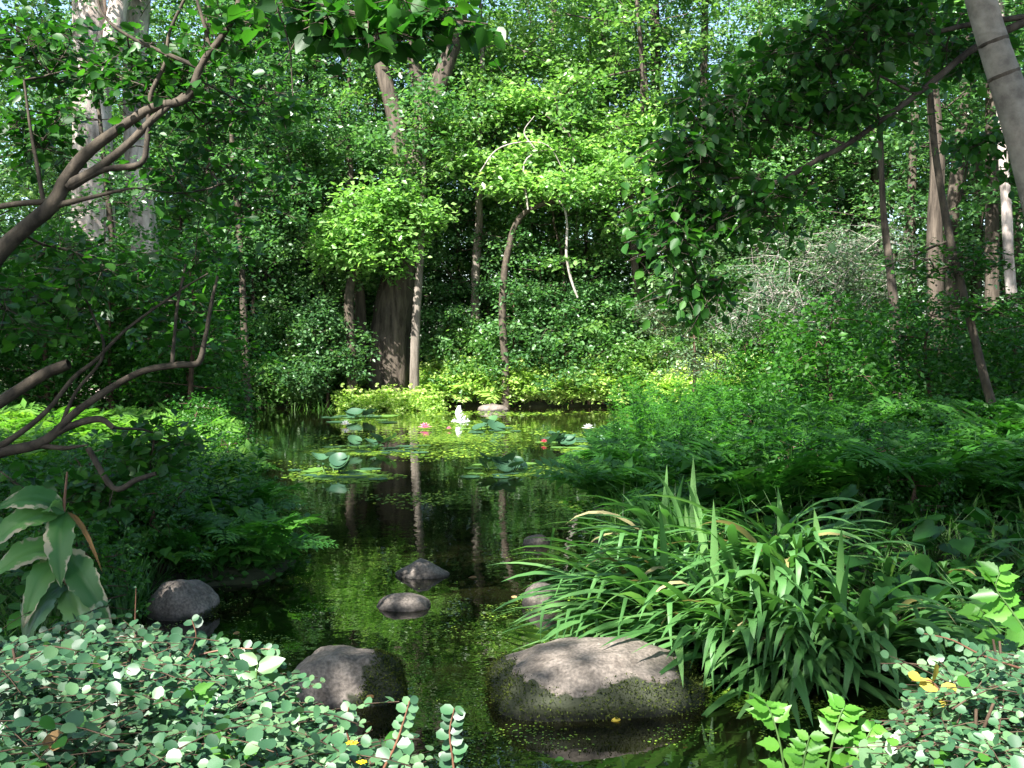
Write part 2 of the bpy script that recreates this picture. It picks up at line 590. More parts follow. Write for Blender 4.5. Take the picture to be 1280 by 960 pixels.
def spray_points(C, R, per, twigs=7, flat=0.5, size=0.1, up=0.9, droop=0.15, jit=0.6, tmb=None, tr=0.004):
    """leaf positions on twigs that radiate from each clump centre"""
    nc = len(C)
    td = rng.normal(size=(nc, twigs, 3))
    td[..., 2] *= flat
    td = nrm(td)
    td[..., 2] += 0.08
    ln = R[:, None] * rng.uniform(0.6, 1.15, (nc, twigs))
    if tmb is not None:
        a = np.repeat(C, twigs, 0)
        b = a + (td * ln[..., None]).reshape(-1, 3) - np.array([0, 0, 1]) * (droop * 0.5 * ln.reshape(-1, 1))
        prisms(tmb, a, b, tr, tr * 0.4)
    k = max(1, per // twigs)
    t = (np.arange(k)[None, None] + rng.random((nc, twigs, k))) / k
    t = 0.12 + 0.88 * t
    pos = C[:, None, None] + td[:, :, None] * (ln[..., None] * t)[..., None]
    pos[..., 2] -= droop * 0.5 * ln[..., None] * t ** 2
    side = nrm(np.cross(td, np.array([0, 0, 1.0])) + 1e-6)
    sg = np.where(rng.random((nc, twigs, k)) < .5, -1., 1.)
    pos = pos + side[:, :, None] * (sg * rng.random(sg.shape) * size * 0.8)[..., None] + rng.normal(size=pos.shape) * size * jit
    d = td[:, :, None] * 0.6 + side[:, :, None] * sg[..., None] * 0.8 + rng.normal(size=pos.shape) * 0.35
    d[..., 2] -= droop * 2
    n = rng.normal(size=pos.shape) * 0.55
    n[..., 2] += up
    cr = np.repeat(rng.random(nc), twigs * k)
    return pos.reshape(-1, 3), d.reshape(-1, 3), n.reshape(-1, 3), np.clip(0.45 * cr + 0.55 * rng.random(len(cr)), 0, 1)


def prisms(mb, A, B, ra, rb):
    A, B = np.asarray(A, float), np.asarray(B, float)
    N = len(A)
    if N == 0: return
    ax = nrm(B - A)
    u = nrm(np.cross(ax, np.array([0.3, 0.2, 0.93])))
    v = np.cross(ax, u)
    ra = np.broadcast_to(ra, (N,))[:, None]
    rb = np.broadcast_to(rb, (N,))[:, None]
    V = []
    for a in (0, 2.094, 4.189):
        V.append(A + (u * math.cos(a) + v * math.sin(a)) * ra)
    for a in (0, 2.094, 4.189):
        V.append(B + (u * math.cos(a) + v * math.sin(a)) * rb)
    V = np.stack(V, 1).reshape(-1, 3)
    f = np.array([(0, 1, 4, 3), (1, 2, 5, 4), (2, 0, 3, 5)])
    mb.add(V, (f[None] + (np.arange(N) * 6)[:, None, None]).reshape(-1, 4))


def smooth_path(pts, rad, n=4):
    """Catmull-Rom through the points"""
    pts = np.asarray(pts, float)
    rad = np.asarray(rad, float)
    if len(pts) < 3: return pts, rad
    Q = np.vstack([2 * pts[0] - pts[1], pts, 2 * pts[-1] - pts[-2]])
    O, R = [], []
    for i in range(len(pts) - 1):
        p0, p1, p2, p3 = Q[i:i + 4]
        for k in range(n):
            t = k / n
            O.append(0.5 * (2 * p1 + (p2 - p0) * t + (2 * p0 - 5 * p1 + 4 * p2 - p3) * t * t + (3 * p1 - p0 - 3 * p2 + p3) * t ** 3))
            R.append(rad[i] * (1 - t) + rad[i + 1] * t)
    O.append(pts[-1])
    R.append(rad[-1])
    return np.array(O), np.array(R)


def tube(mb, pts, rad, sides=6, rough=0.0, flute=0.0):
    pts = np.asarray(pts, float)
    rad = np.asarray(rad, float)
    n = len(pts)
    tg = np.gradient(pts, axis=0) if n > 2 else np.repeat((pts[1] - pts[0])[None], 2, 0)
    tg = nrm(tg)
    ref = np.array([0.31, 0.95, 0.05]) if abs(tg[0][1]) < 0.8 else np.array([1.0, 0.05, 0.1])
    u = nrm(np.cross(tg, ref))
    v = np.cross(tg, u)
    a = np.linspace(0, 2 * math.pi, sides, endpoint=False)
    rr = rad[:, None] * (1 + rough * rng.normal(size=(n, sides)))
    if flute:
        rr *= 1 + flute * np.sin(a * 5 + 1)[None] * np.linspace(1, .2, n)[:, None]
    V = pts[:, None] + rr[..., None] * (u[:, None] * np.cos(a)[None, :, None] + v[:, None] * np.sin(a)[None, :, None])
    i = np.arange(n - 1)[:, None] * sides
    j = np.arange(sides)[None]
    j2 = (j + 1) % sides
    F = np.stack([i + j, i + j2, i + sides + j2, i + sides + j], -1).reshape(-1, 4)
    mb.add(V.reshape(-1, 3), F)


def grow(trunk, tr, C, tip=0.008, start=0.35, jit=0.12):
    """branches that link every clump centre to the trunk; returns [(pts, radii)]"""
    pos = [np.asarray(p) for p in trunk]
    nt = len(pos)
    par = [-1] + list(range(nt - 1))
    plen = [0.0] * nt
    s0 = int(nt * start)
    C = np.asarray(C)
    tp = np.array(pos[s0:])
    dd = np.min(np.linalg.norm(C[:, None] - tp[None], axis=2), 1)
    for i in np.argsort(dd):
        c = C[i]
        A = np.array(pos[s0:])
        d = np.linalg.norm(A - c, axis=1) + 0.35 * np.array(plen[s0:])
        d += np.where(A[:, 2] > c[2] + 0.2, 0.6 * (A[:, 2] - c[2]), 0)
        k = int(np.argmin(d)) + s0
        L = np.linalg.norm(pos[k] - c)
        prev = k
        ns = 1 if L < 0.8 else (2 if L < 2.5 else 3)
        for q in range(1, ns + 1):
            f = q / ns
            p = pos[k] * (1 - f) + c * f
            if q < ns: p = p + rng.normal(size=3) * L * jit * np.array([1, 1, .6]) + np.array([0, 0, -.06 * L])
            pos.append(p)
            par.append(prev)
            plen.append(plen[prev] + L / ns)
            prev = len(pos) - 1
    n = len(pos)
    r = np.zeros(n)
    kids = [[] for _ in range(n)]
    for i in range(1, n): kids[par[i]].append(i)
    for i in range(n - 1, -1, -1):
        if i < nt:
            r[i] = tr[i]
        else:
            r[i] = tip if not kids[i] else max(tip, sum(r[k] ** 2.4 for k in kids[i]) ** (1 / 2.4))
    paths = []
    stack = []
    for i in range(s0, nt):
        stack += [(i, k) for k in kids[i] if k >= nt]
    while stack:
        a, b = stack.pop()
        ra = min(r[b] * 1.15, r[a])
        pts, rd = [pos[a], pos[b]], [ra, min(r[b], ra)]
        cur = b
        while kids[cur]:
            ks = sorted(kids[cur], key=lambda k: -r[k])
            for k in ks[1:]: stack.append((cur, k))
            cur = ks[0]
            pts.append(pos[cur])
            rd.append(min(r[cur], rd[-1]))
        rd[-1] = tip * 0.5
        paths.append((np.array(pts), np.array(rd)))
    return paths


def ellip(c, r, n, shell=0.5):
    p = nrm(rng.normal(size=(n, 3))) * (shell + (1 - shell) * rng.random((n, 1))) ** 0.8
    return np.asarray(c) + p * np.asarray(r)


def make_tree(name, label, cat, trunk, tr, C, R, per, lsize, leafmat, barkmat, tmpl='diamond', group=None, sides=9,
              flat=0.45, up=0.9, droop=0.12, twigs=7, tip=0.01, start=0.35, wr=1.0, fine=False, extra=None, rough=0.03, flute=0.0, sortdist=None, tr_t=0.004):
    if name != 'dead_wood':
        g0 = gz(trunk[0][0], trunk[0][1])
        if trunk[0][2] > g0 and abs(trunk[0][0]) + abs(trunk[0][1]) > .01:
            trunk = [np.array([trunk[0][0], trunk[0][1], g0 - .15])] + list(trunk)
            tr = [tr[0] * 1.12] + list(tr)
    base = np.array(trunk[0], float)
    t = thing(name, label, cat, base, group)
    pts, rad = smooth_path(trunk, tr, 4)
    mb = MB()
    tube(mb, pts, rad, sides, rough, flute)
    if extra:
        for (ep, er) in extra:
            a, b = smooth_path(ep, er, 4)
            tube(mb, a, b, max(6, sides - 2), rough)
    mb.build('trunk', barkmat, t, True)
    if len(C):
        C = np.asarray(C)
        bm = MB()
        for (p, r_) in grow(pts, rad, C, tip, start):
            if len(p) > 2: p, r_ = smooth_path(p, r_, 2)
            tube(bm, p, r_, 5 if r_[0] > 0.02 else 4)
        if fine is not False:
            sp = spray_points(C, R, per, twigs, flat, lsize, up, droop, 0.35, bm, tr_t)
        else:
            sp = spray_points(C, R, per, twigs, flat, lsize, up, droop)
        bm.build('branches', barkmat if barkmat != 'barkpale' else 'bark', t, True)
        lm = MB()
        pos, d, n, r_ = sp
        put(lm, tmpl, pos, d, n, lsize * rng.uniform(0.6, 1.1, len(pos)) * (.75 + .6 * r_), wr, r_)
        lm.build('crown', leafmat, t)
    return t


# ------------------------------------------------------------------ terrain and water
shore_px = [(250, 513), (330, 510), (480, 508), (640, 508), (800, 509), (900, 514), (860, 530), (800, 548), (765, 580), (740, 630),
            (745, 680), (765, 745), (830, 785), (900, 805), (1000, 818), (1150, 825), (1300, 865), (1420, 950), (1250, 1010),
            (900, 1060), (500, 1060), (230, 1000), (90, 900), (60, 840), (120, 790), (170, 745), (260, 735), (340, 728), (372, 700),
            (350, 660), (320, 610), (300, 570), (262, 540), (245, 522)]
SH = np.array([G(*p)[:2] for p in shore_px])


def sdist(x, y):
    """distance to the shore line, negative inside the pond"""
    p = np.stack([x, y], -1)
    best = np.full(x.shape, 1e9)
    ins = np.zeros(x.shape, bool)
    n = len(SH)
    for i in range(n):
        a, b = SH[i], SH[(i + 1) % n]
        ab = b - a
        t = np.clip(((p - a) @ ab) / (ab @ ab), 0, 1)
        q = a + t[..., None] * ab
        best = np.minimum(best, np.hypot(*(np.moveaxis(p - q, -1, 0))))
        c = ((a[1] > y) != (b[1] > y)) & (x < (b[0] - a[0]) * (y - a[1]) / (b[1] - a[1] + 1e-12) + a[0])
        ins ^= c
    return np.where(ins, -best, best)


def wob(x, y):
    return 0.5 * np.sin(x * 1.3 + 1.7 * np.sin(y * 0.7)) + 0.5 * np.cos(y * 1.1 + 1.3 * np.sin(x * 0.9 + 2))


def terrain(x, y):
    x = np.asarray(x, float)
    y = np.asarray(y, float)
    d = sdist(x, y) + 0.06 * wob(x * 3, y * 3)
    out = 0.22 * (1 - np.exp(-np.maximum(d, 0) / 0.5)) + 0.35 * (1 - np.exp(-np.maximum(d, 0) / 6)) + 0.07 * wob(x, y) * np.clip(d / 1.5, 0, 1)
    inn = -0.45 * (1 - np.exp(np.minimum(d, 0) / 0.5))
    return np.where(d > 0, out, inn)


g = np.linspace(-1, 1, 241)
gx = 14 * g + 226 * np.sign(g) * np.abs(g) ** 5
gy = 10 + 16 * g + 224 * np.sign(g) * np.abs(g) ** 5
X, Yg = np.meshgrid(gx, gy)
Z = terrain(X, Yg)
mb = MB()
n = len(g)
i = (np.arange(n - 1)[:, None] * n + np.arange(n - 1)[None]).ravel()
mb.add(np.stack([X, Yg, Z], -1).reshape(-1, 3), np.stack([i, i + 1, i + n + 1, i + n], 1))
tag(mb.build('ground', 'soil', None, True), kind='structure')
mb = MB()
mb.add([(-14, 1.5, 0), (16, 1.5, 0), (16, 30, 0), (-14, 30, 0)], np.array([(0, 1, 2, 3)]))
tag(mb.build('water', 'water'), kind='structure')


def gz(x, y):
    return float(terrain(np.array([x]), np.array([y]))[0])


# ------------------------------------------------------------------ rocks
def rock(name, label, px0, px1, ptop, pbot, depth_ratio, mat, shape=None, boxy=2.6, tilt=0.0, moss=None, seed=0, tufts=0, top=None):
    """boulder whose waterline front is at pbot and which spans px0..px1"""
    front = G((px0 + px1) / 2, pbot)
    Y0 = front[1]
    w = pxs(px1 - px0, Y0 + 0.1)
    dp = w * depth_ratio
    cy = Y0 + dp / 2
    cx = G((px0 + px1) / 2, pbot)[0] * (cy / Y0)
    d = ray((px0 + px1) / 2, ptop)
    yt = cy + dp * 0.18
    ht = CAMZ + d[2] * (yt / d[1])
    bmv = bpy.data.meshes.new('tmp')
    import bmesh
    b = bmesh.new()
    bmesh.ops.create_icosphere(b, subdivisions=5, radius=1)
    V = np.array([v.co[:] for v in b.verts])
    F = np.array([[v.index for v in f.verts] for f in b.faces])
    b.free()
    bpy.data.meshes.remove(bmv)
    k = boxy
    s = (np.abs(V) ** k).sum(1) ** (-1 / k)
    V = V * s[:, None]
    off = Vector((seed * 3.1, seed * 1.7, 5))
    nz = np.array([noise.noise(Vector(v) * 1.1 + off) * 0.16 + noise.noise(Vector(v) * 2.6 + off) * 0.07 + noise.noise(Vector(v) * 6 + off) * 0.025 + noise.noise(Vector(v) * 14 + off) * 0.01 for v in V])
    V = V * (1 + nz)[:, None]
    if shape is not None: V = shape(V)
    W = V * np.array([w / 2, dp / 2, ht])
    W[:, 2] += tilt * W[:, 0]
    Nn = nrm(V)
    t = thing(name, label, 'boulder' if w > 0.45 else 'rock', (cx, cy, 0))
    mb = MB()
    mb.add(W + np.array([cx, cy, 0]), F)
    o = mb.build('stone', mat, t, True)
    mv = moss(V, Nn, W) if moss else np.full(len(V), 0.0)
    a = o.data.attributes.new('moss', 'FLOAT', 'POINT')
    a.data.foreach_set('value', mv.astype(np.float32))
    if tufts:
        c = W[F].mean(1)
        fn = nrm(np.cross(W[F[:, 1]] - W[F[:, 0]], W[F[:, 2]] - W[F[:, 0]]))
        mf = mv[F].mean(1)
        ok = np.where((mf > 0.42) & (c[:, 2] > 0.0))[0]
        if len(ok):
            q = rng.choice(ok, tufts)
            ps = c[q] + rng.normal(size=(tufts, 3)) * w * 0.012 + np.array([cx, cy, 0])
            nn = fn[q] + rng.normal(size=(tufts, 3)) * 0.4
            tm = MB()
            put(tm, 'narrow', ps, nn + np.array([0, 0, .3]), rng.normal(size=(tufts, 3)), rng.uniform(.006, .016, tufts), 1.6)
            tag(tm.build('moss', 'moss', t), kind='stuff')
    return t


def moss_big(V, N_, W):
    u = V[:, 0]
    h = V[:, 2]
    lim = 0.62 + 0.1 * np.sin(u * 7) + np.where(u < -0.8, 0.3, 0) + np.clip(u, 0, 1) * 0.16 + np.clip(u - .7, 0, 1) * 1.2
    front = (V[:, 1] < 0.1) | (u > 0.75) | (u < -0.85)
    return np.where(front, np.clip((lim - h) * 3 + 0.3, 0, 1), 0.0)


def shp_big(V):
    V = V.copy()
    V[:, 2] = np.where(V[:, 2] > 0, V[:, 2] * (1 + 0.06 * V[:, 0] - 0.26 * np.clip(V[:, 0] - .35, 0, 1)), V[:, 2])
    V[:, 1] *= 1 - 0.15 * np.clip(V[:, 0], -1, 1)
    return V


rock('mossy_boulder', 'largest flat topped pinkish grey boulder with a dark moss skirt, in front of the iris', 604, 886, 797, 902, 0.66, 'rock', shp_big, 2.5, 0.0, moss_big, 3, 9000)
rock('mossy_boulder', 'rounded dark grey boulder with moss on its right flank, behind the low glossy shrub', 356, 508, 804, 886, 0.75, 'rock', None, 2.4, 0.0,
     lambda V, N_, W: np.clip((V[:, 0] * 1.2 - 0.1) - V[:, 2] * 0.35 + .25, 0, 1), 9, 4500)
rock('boulder', 'brown stained rounded boulder at the left bank under the ferns', 184, 270, 722, 776, 0.8, 'rock', None, 2.3, 0.0,
     lambda V, N_, W: np.clip(0.55 - V[:, 2] * 0.8 + 0.2 * V[:, 0], 0, 1) * 0.7, 5, 700)
rock('rock', 'small pointed pinkish rock rising from the open water beyond the boulders', 496, 563, 698, 724, 0.7, 'rock',
     lambda V: np.stack([V[:, 0], V[:, 1], np.where(V[:, 2] > 0, V[:, 2] * (1.15 - 0.75 * np.abs(V[:, 0] + .15)), V[:, 2])], 1), 2.0, 0, None, 12)
rock('rock', 'small low flat rock nearer than the pointed one in the open water', 472, 538, 742, 764, 0.7, 'rock', None, 2.6, 0, None, 15)
rock('rock', 'dark rock half hidden under the leftmost drooping iris blades', 652, 706, 728, 762, 0.8, 'rockdark', None, 2.3, 0, None, 18)
rock('rock', 'small black rock in the water above the iris leaves on the right bank', 655, 688, 668, 684, 0.8, 'rockdark', None, 2.3, 0, None, 21)
rock('rock', 'pale flat stone at the far waterline under the yellow ferns', 596, 634, 505, 514, 0.6, 'rock', None, 2.3, 0, None, 24)
rock('rock', 'pale stone lying among dark ferns on the right bank', 1045, 1090, 506, 530, 0.8, 'rock', None, 2.3, 0, None, 27)

# ------------------------------------------------------------------ small fountain jet
fj = G(573, 527)
t = thing('fountain_jet', 'little white jet of water bubbling up from the pond near the far bank', 'fountain', fj)
mb = MB()
k = 14
z = np.linspace(0, 0.34, k)
rad = 0.03 + 0.018 * np.sin(np.linspace(0.6, 2.9, k)) + rng.normal(size=k) * 0.006
pp = np.stack([fj[0] + 0.02 * np.sin(z * 25), fj[1] + 0 * z, z], 1)
tube(mb, pp, rad, 12, 0.12)
mb.build('water_column', 'foam', t, True)
mb = MB()
a = rng.uniform(0, 6.28, 90)
q = np.abs(rng.normal(size=90)) * 0.12
ps = np.stack([fj[0] + np.cos(a) * q + .05, fj[1] + np.sin(a) * q, 0.01 + rng.random(90) * 0.3 * np.exp(-q * 9)], 1)
put(mb, 'fleck', ps, rng.normal(size=(90, 3)), rng.normal(size=(90, 3)), 0.022)
mb.build('droplets', 'foam', t, kind='stuff')
mb = MB()
for (rr, x0) in ((.10, 0), (.16, .08)):
    a = np.linspace(0, 2 * math.pi, 26)
    tube(mb, np.stack([fj[0] + x0 + rr * np.cos(a), fj[1] + rr * np.sin(a), 0 * a + .004], 1), 0.008 + 0.01 * rng.random(26), 5, .2)
mb.build('splash_ring', 'foam', t, True)


# ------------------------------------------------------------------ mesh kit for separate leaves, blades and fronds
def tm_mesh(name, tm, mat, r=0.5):
    mb = MB()
    TV, TF = T[tm]
    mb.add(TV, TF, r)
    me = mb.mesh(name)
    me.materials.append(M[mat])
    return me


LEAFMESH = {}


def leaf_mesh(tm, mat):
    key = (tm, mat)
    if key not in LEAFMESH:
        LEAFMESH[key] = [tm_mesh('leaf', tm, mat, r) for r in (0.15, 0.35, 0.5, 0.65, 0.85)]
    return LEAFMESH[key]


def leaf_objs(parent, tm, mat, pos, d, n, size, wr=1.0, name='leaf', limit=300, label=None, mat2=None):
    """the leaves that show largest as parts, the rest joined"""
    org = ORG[parent]
    N = len(pos)
    size = np.broadcast_to(np.asarray(size, float), (N,))
    sx = pos[:, 0] / np.maximum(pos[:, 1], .1)
    vis = (np.abs(sx) < 0.56) & (pos[:, 1] > 0.2)
    score = np.where(vis, size / np.maximum(np.linalg.norm(pos - np.array([0, 0, CAMZ]), axis=1), .2), 0)
    # favour the top of the plant, which the camera sees
    score = score * (0.8 + 0.4 * rng.random(N))
    od = np.argsort(-score)
    big = od[:limit]
    rest = od[limit:]
    n = nrm(n)
    d = nrm(d - n * np.sum(d * n, 1, keepdims=True))
    s = np.cross(d, n)
    ms = leaf_mesh(tm, mat)
    m2 = leaf_mesh(tm, mat2) if mat2 else ms
    for i in big:
        o = bpy.data.objects.new(name, (m2 if rng.random() < .25 else ms)[int(rng.integers(5))])
        COL.objects.link(o)
        o.parent = parent
        z = size[i]
        p = pos[i] - org
        o.matrix_basis = Matrix(((s[i, 0] * z * wr, d[i, 0] * z, n[i, 0] * z, p[0]), (s[i, 1] * z * wr, d[i, 1] * z, n[i, 1] * z, p[1]),
                                 (s[i, 2] * z * wr, d[i, 2] * z, n[i, 2] * z, p[2]), (0, 0, 0, 1)))
    if len(rest):
        mb = MB()
        put(mb, tm, pos[rest], d[rest], n[rest], size[rest], wr)
        mb.build('foliage', mat, parent, kind='stuff')


def frond_mesh(mat, pairs=13, arch=1.0, lobed=False, w=0.24, r0=0.5):
    """a fern frond one metre long, rising then arching over along +X"""
    mb = MB()
    k = 12
    t = np.linspace(0, 1, k)
    ang = math.radians(68) - arch * t * 1.5
    seg = 1 / (k - 1)
    x = np.concatenate([[0], np.cumsum(np.cos(ang[:-1]) * seg)])
    z = np.concatenate([[0], np.cumsum(np.sin(ang[:-1]) * seg)])
    pts = np.stack([x, 0 * x, z], 1)
    tube(mb, pts, np.linspace(.006, .002, k), 3)
    tt = np.linspace(0.2, 0.985, pairs)
    px = np.interp(tt, t, x)
    pz = np.interp(tt, t, z)
    an = np.interp(tt, t, ang)
    prof = np.sin(np.clip((tt - .12) / .9, 0, 1) ** 0.75 * math.pi) ** 0.8 + 0.08
    P0, D, N_, S, RR = [], [], [], [], []
    for sgn in (-1, 1):
        for i in range(pairs):
            tang = np.array([math.cos(an[i]), 0, math.sin(an[i])])
            nn = np.array([-math.sin(an[i]), 0, math.cos(an[i])])
            d = nrm(np.array([0, sgn, 0]) + tang * 0.42 - nn * 0.12)
            L = w * prof[i] * rng.uniform(.9, 1.1)
            if lobed:
                m = 4
                for q in range(m):
                    P0.append(np.array([px[i], 0, pz[i]]) + d * L * (q + .2) / m * .8)
                    for s2 in (-1, 1):
                        pass
                    D.append(d * 0.8 + tang * (0.9 if q % 2 else -0.6)); N_.append(nn + rng.normal(size=3) * .15)
                    S.append(L * 0.48); RR.append(np.clip(r0 + rng.normal() * .15, 0, 1))
            P0.append(np.array([px[i], 0, pz[i]]))
            D.append(d); N_.append(nn + rng.normal(size=3) * 0.15); S.append(L); RR.append(np.clip(r0 + rng.normal() * .12, 0, 1))
    put(mb, 'narrow', np.array(P0), np.array(D), np.array(N_), np.array(S), 1.25 if not lobed else 1.0, np.array(RR))
    me = mb.mesh('frond')
    me.materials.append(M[mat])
    return me


def make_fern(label, mats, group, nf=8, size=0.8, lobed=False, w=0.24):
    t = thing('fern', label, 'fern', (0, 0, 0), group)
    ms = [frond_mesh(mats, 13, a, lobed, w, r) for a, r in ((.75, .4), (1.0, .55), (1.25, .75))]
    for k in range(nf):
        o = bpy.data.objects.new('frond', ms[k % 3])
        COL.objects.link(o)
        o.parent = t
        s = size * random.uniform(.8, 1.15)
        o.scale = (s, s, s)
        o.rotation_euler = (random.uniform(-.25, .25), random.uniform(-.25, .3), k * 2 * math.pi / nf + random.uniform(-.35, .35))
    return t


ZONES = [(300, 'beyond the left bank'), (460, 'by the pale rounded shrub'), (545, 'around the thick old trunk'), (620, 'below the straight slender trunk'), (700, 'around the crooked slim tree'),
         (780, 'below the hooked dead stem'), (900, 'left of the tangled shrub'), (1080, 'below the tangled shrub'), (9999, 'towards the right hand trunks')]
ZNEAR = [(60, 'beside the left edge'), (250, 'among the bare left limbs'), (720, 'at the left waterside'), (860, 'at the right waterside'), (1000, 'above the iris leaves'), (1140, 'right of the iris tops'), (9999, 'near the right edge')]


def zlabel(o, x, y):
    px = 640 + x / y * FPX
    tab = ZONES if y > 22.5 else ZNEAR
    for lim_, ph in tab:
        if px < lim_:
            break
    dep = 'farthest back, ' if y > 45 else ('midway back, ' if y > 36 else '')
    if y < 22.5: dep = 'near, ' if y < 8 else ('midway, ' if y < 13 else 'farther, ')
    base = o['label'].split(' | ')[0]
    w = base.split()
    add = (dep + ph).split()
    o['label'] = ' '.join(w[:16 - len(add)]) + ', ' + ' '.join(add)


def spread(proto, spots, label=None, group=None):
    """first spot moves the plant itself, the others get copies"""
    res = []
    for k, (x, y, s) in enumerate(spots):
        o = proto if k == 0 else copy_tree(proto)
        res.append(o)
    for o, (x, y, s) in zip(res, spots):
        o.location = (x, y, gz(x, y) - 0.02)
        o.scale = (s, s, s)
        o.rotation_euler = (0, 0, random.uniform(0, 6.28))
        if label: o['label'] = label
        if group: o['group'] = group
        zlabel(o, x, y)
    return res


def pxspots(regs, n, smin, smax, mind=0.3):
    """random ground spots inside screen boxes given with a depth range"""
    out = []
    tries = 0
    while len(out) < n and tries < n * 60:
        tries += 1
        x0, x1, ya, yb = random.choice(regs)
        Y = random.uniform(ya, yb)
        x = (random.uniform(x0, x1) - 640) / FPX * Y
        if sdist(np.array([x]), np.array([Y]))[0] < 0.08: continue
        if Y > 25.2 and 448 < 640 + x / Y * FPX < 545 and n != 110: continue
        if any((x - a) ** 2 + (Y - b) ** 2 < mind ** 2 for a, b, c in out): continue
        out.append((x, Y, random.uniform(smin, smax)))
    return out


# ferns
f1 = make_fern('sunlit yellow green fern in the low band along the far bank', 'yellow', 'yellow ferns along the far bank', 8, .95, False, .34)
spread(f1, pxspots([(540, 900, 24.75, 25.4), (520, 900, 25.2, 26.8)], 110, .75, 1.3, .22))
f2 = make_fern('green fern growing on the far bank among low leaves', 'fern', 'green ferns on the far bank', 8, .95, False, .3)
spread(f2, pxspots([(430, 600, 25, 28), (760, 1100, 22, 28)], 24, .8, 1.1, .4))
f3 = make_fern('sunlit lime green fern on the slope behind the left branches', 'limefern', 'lime ferns on the left slope', 9, .9, True, .3)
f3s = spread(f3, pxspots([(-60, 235, 8.5, 13.5)], 36, .7, 1.1, .4))
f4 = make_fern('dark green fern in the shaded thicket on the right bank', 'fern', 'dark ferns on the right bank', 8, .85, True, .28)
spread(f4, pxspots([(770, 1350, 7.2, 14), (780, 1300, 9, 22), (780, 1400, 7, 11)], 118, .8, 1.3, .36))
f5 = make_fern('green fern beside the water on the shaded left bank', 'fern', 'ferns along the left bank', 8, .7, True, .28)
spread(f5, pxspots([(180, 400, 6.6, 9.5), (-60, 330, 6.5, 9), (-40, 300, 13, 20), (150,330,8,12)], 50, .6, 1.0, .3))

# ------------------------------------------------------------------ iris clumps
def blade_mesh(lean0, bend, mat='iris', w=0.036, L=1.0, twist=0.0, r=0.5, kink=None):
    k = 10
    t = np.linspace(0, 1, k)
    ang = math.pi / 2 - lean0 - bend * t ** 1.35
    if kink: ang = ang - np.where(t > kink, 1.1, 0)
    seg = L / (k - 1)
    x = np.concatenate([[0], np.cumsum(np.cos(ang[:-1]) * seg)])
    z = np.concatenate([[0], np.cumsum(np.sin(ang[:-1]) * seg)])
    wid = w * 0.66 * np.minimum(1, (1 - t) * 3.2) ** 0.7 * (0.75 + .25 * np.sin(t * 3))
    V = []
    for i in range(k):
        tw = twist * t[i]
        nx, nz_ = -math.sin(ang[i]), math.cos(ang[i])
        s = np.array([nx * math.sin(tw), math.cos(tw), nz_ * math.sin(tw)])
        c = np.array([x[i], 0, z[i]])
        nn = np.array([nx, 0, nz_])
        V += [c + s * wid[i] + nn * wid[i] * .15, c - nn * wid[i] * 0.12, c - s * wid[i] + nn * wid[i] * .15]
    F = []
    for i in range(k - 1):
        a = i * 3
        F += [(a, a + 3, a + 4, a + 1), (a + 1, a + 4, a + 5, a + 2)]
    mb = MB()
    mb.add(V, np.array(F), r)
    me = mb.mesh('blade')
    me.polygons.foreach_set('use_smooth', np.ones(len(F), bool))
    me.materials.append(M[mat])
    return me


BL = [blade_mesh(l0, b, 'iris', w, 1.0, tw, r, kk) for (l0, b, w, tw, r, kk) in
      [(.6, 1.35, .036, .3, .4, None), (.8, 1.25, .034, -.3, .6, None), (.5, 1.6, .036, .4, .5, None), (1.15, .85, .034, .2, .75, None),
       (.9, 1.15, .032, -.4, .3, None), (1.05, 1.0, .036, 0, .65, None), (.65, 1.4, .034, .5, .8, None), (.75, 1.4, .036, .15, .45, .75), (1.25, .75, .034, .1, .7, None)]]
BU = [blade_mesh(l0, b, 'iris', w, 1.0, tw, r) for (l0, b, w, tw, r) in
      [(.05, .5, .036, .3, .5), (.15, .8, .034, -.4, .7), (.1, 1.1, .036, .6, .6), (.02, .3, .034, .2, .85)]]
BD = [blade_mesh(.5, 1.7, 'irisdry', .03, .9, .5, .5), blade_mesh(.3, 2.2, 'irisdry', .026, .9, -.5, .8)]


def iris(label, x, y, n, az, azs, L0, L1, upfrac=0.12, dry=0.025, spreadr=0.26, zoff=0.0):
    z0 = gz(x, y)
    t = thing('iris_clump', label, 'iris plant', (x, y, z0 + zoff), 'iris clumps on the right bank')
    for k in range(n):
        r_ = random.random()
        if r_ < upfrac: me = random.choice(BU)
        elif r_ < upfrac + dry: me = random.choice(BD)
        else: me = random.choice(BL)
        o = bpy.data.objects.new('leaf', me)
        if me in BD: o['label'] = 'withered straw coloured leaf'
        COL.objects.link(o)
        o.parent = t
        a = random.gauss(az, azs)
        q = random.random() ** .6 * spreadr
        b = random.uniform(0, 6.28)
        o.location = (q * math.cos(b), q * math.sin(b) * .7, random.uniform(-.03, .05))
        s = random.uniform(L0 * .8, L1) * (.78 if me in BU else 1)
        o.scale = (s, random.uniform(.85, 1.15), s)
        o.rotation_euler = (random.uniform(-.2, .2), random.uniform(-.2, .12), a)
    return t


def gp(px, py):
    p = G(px, py, 0.15)
    return p[0], p[1]


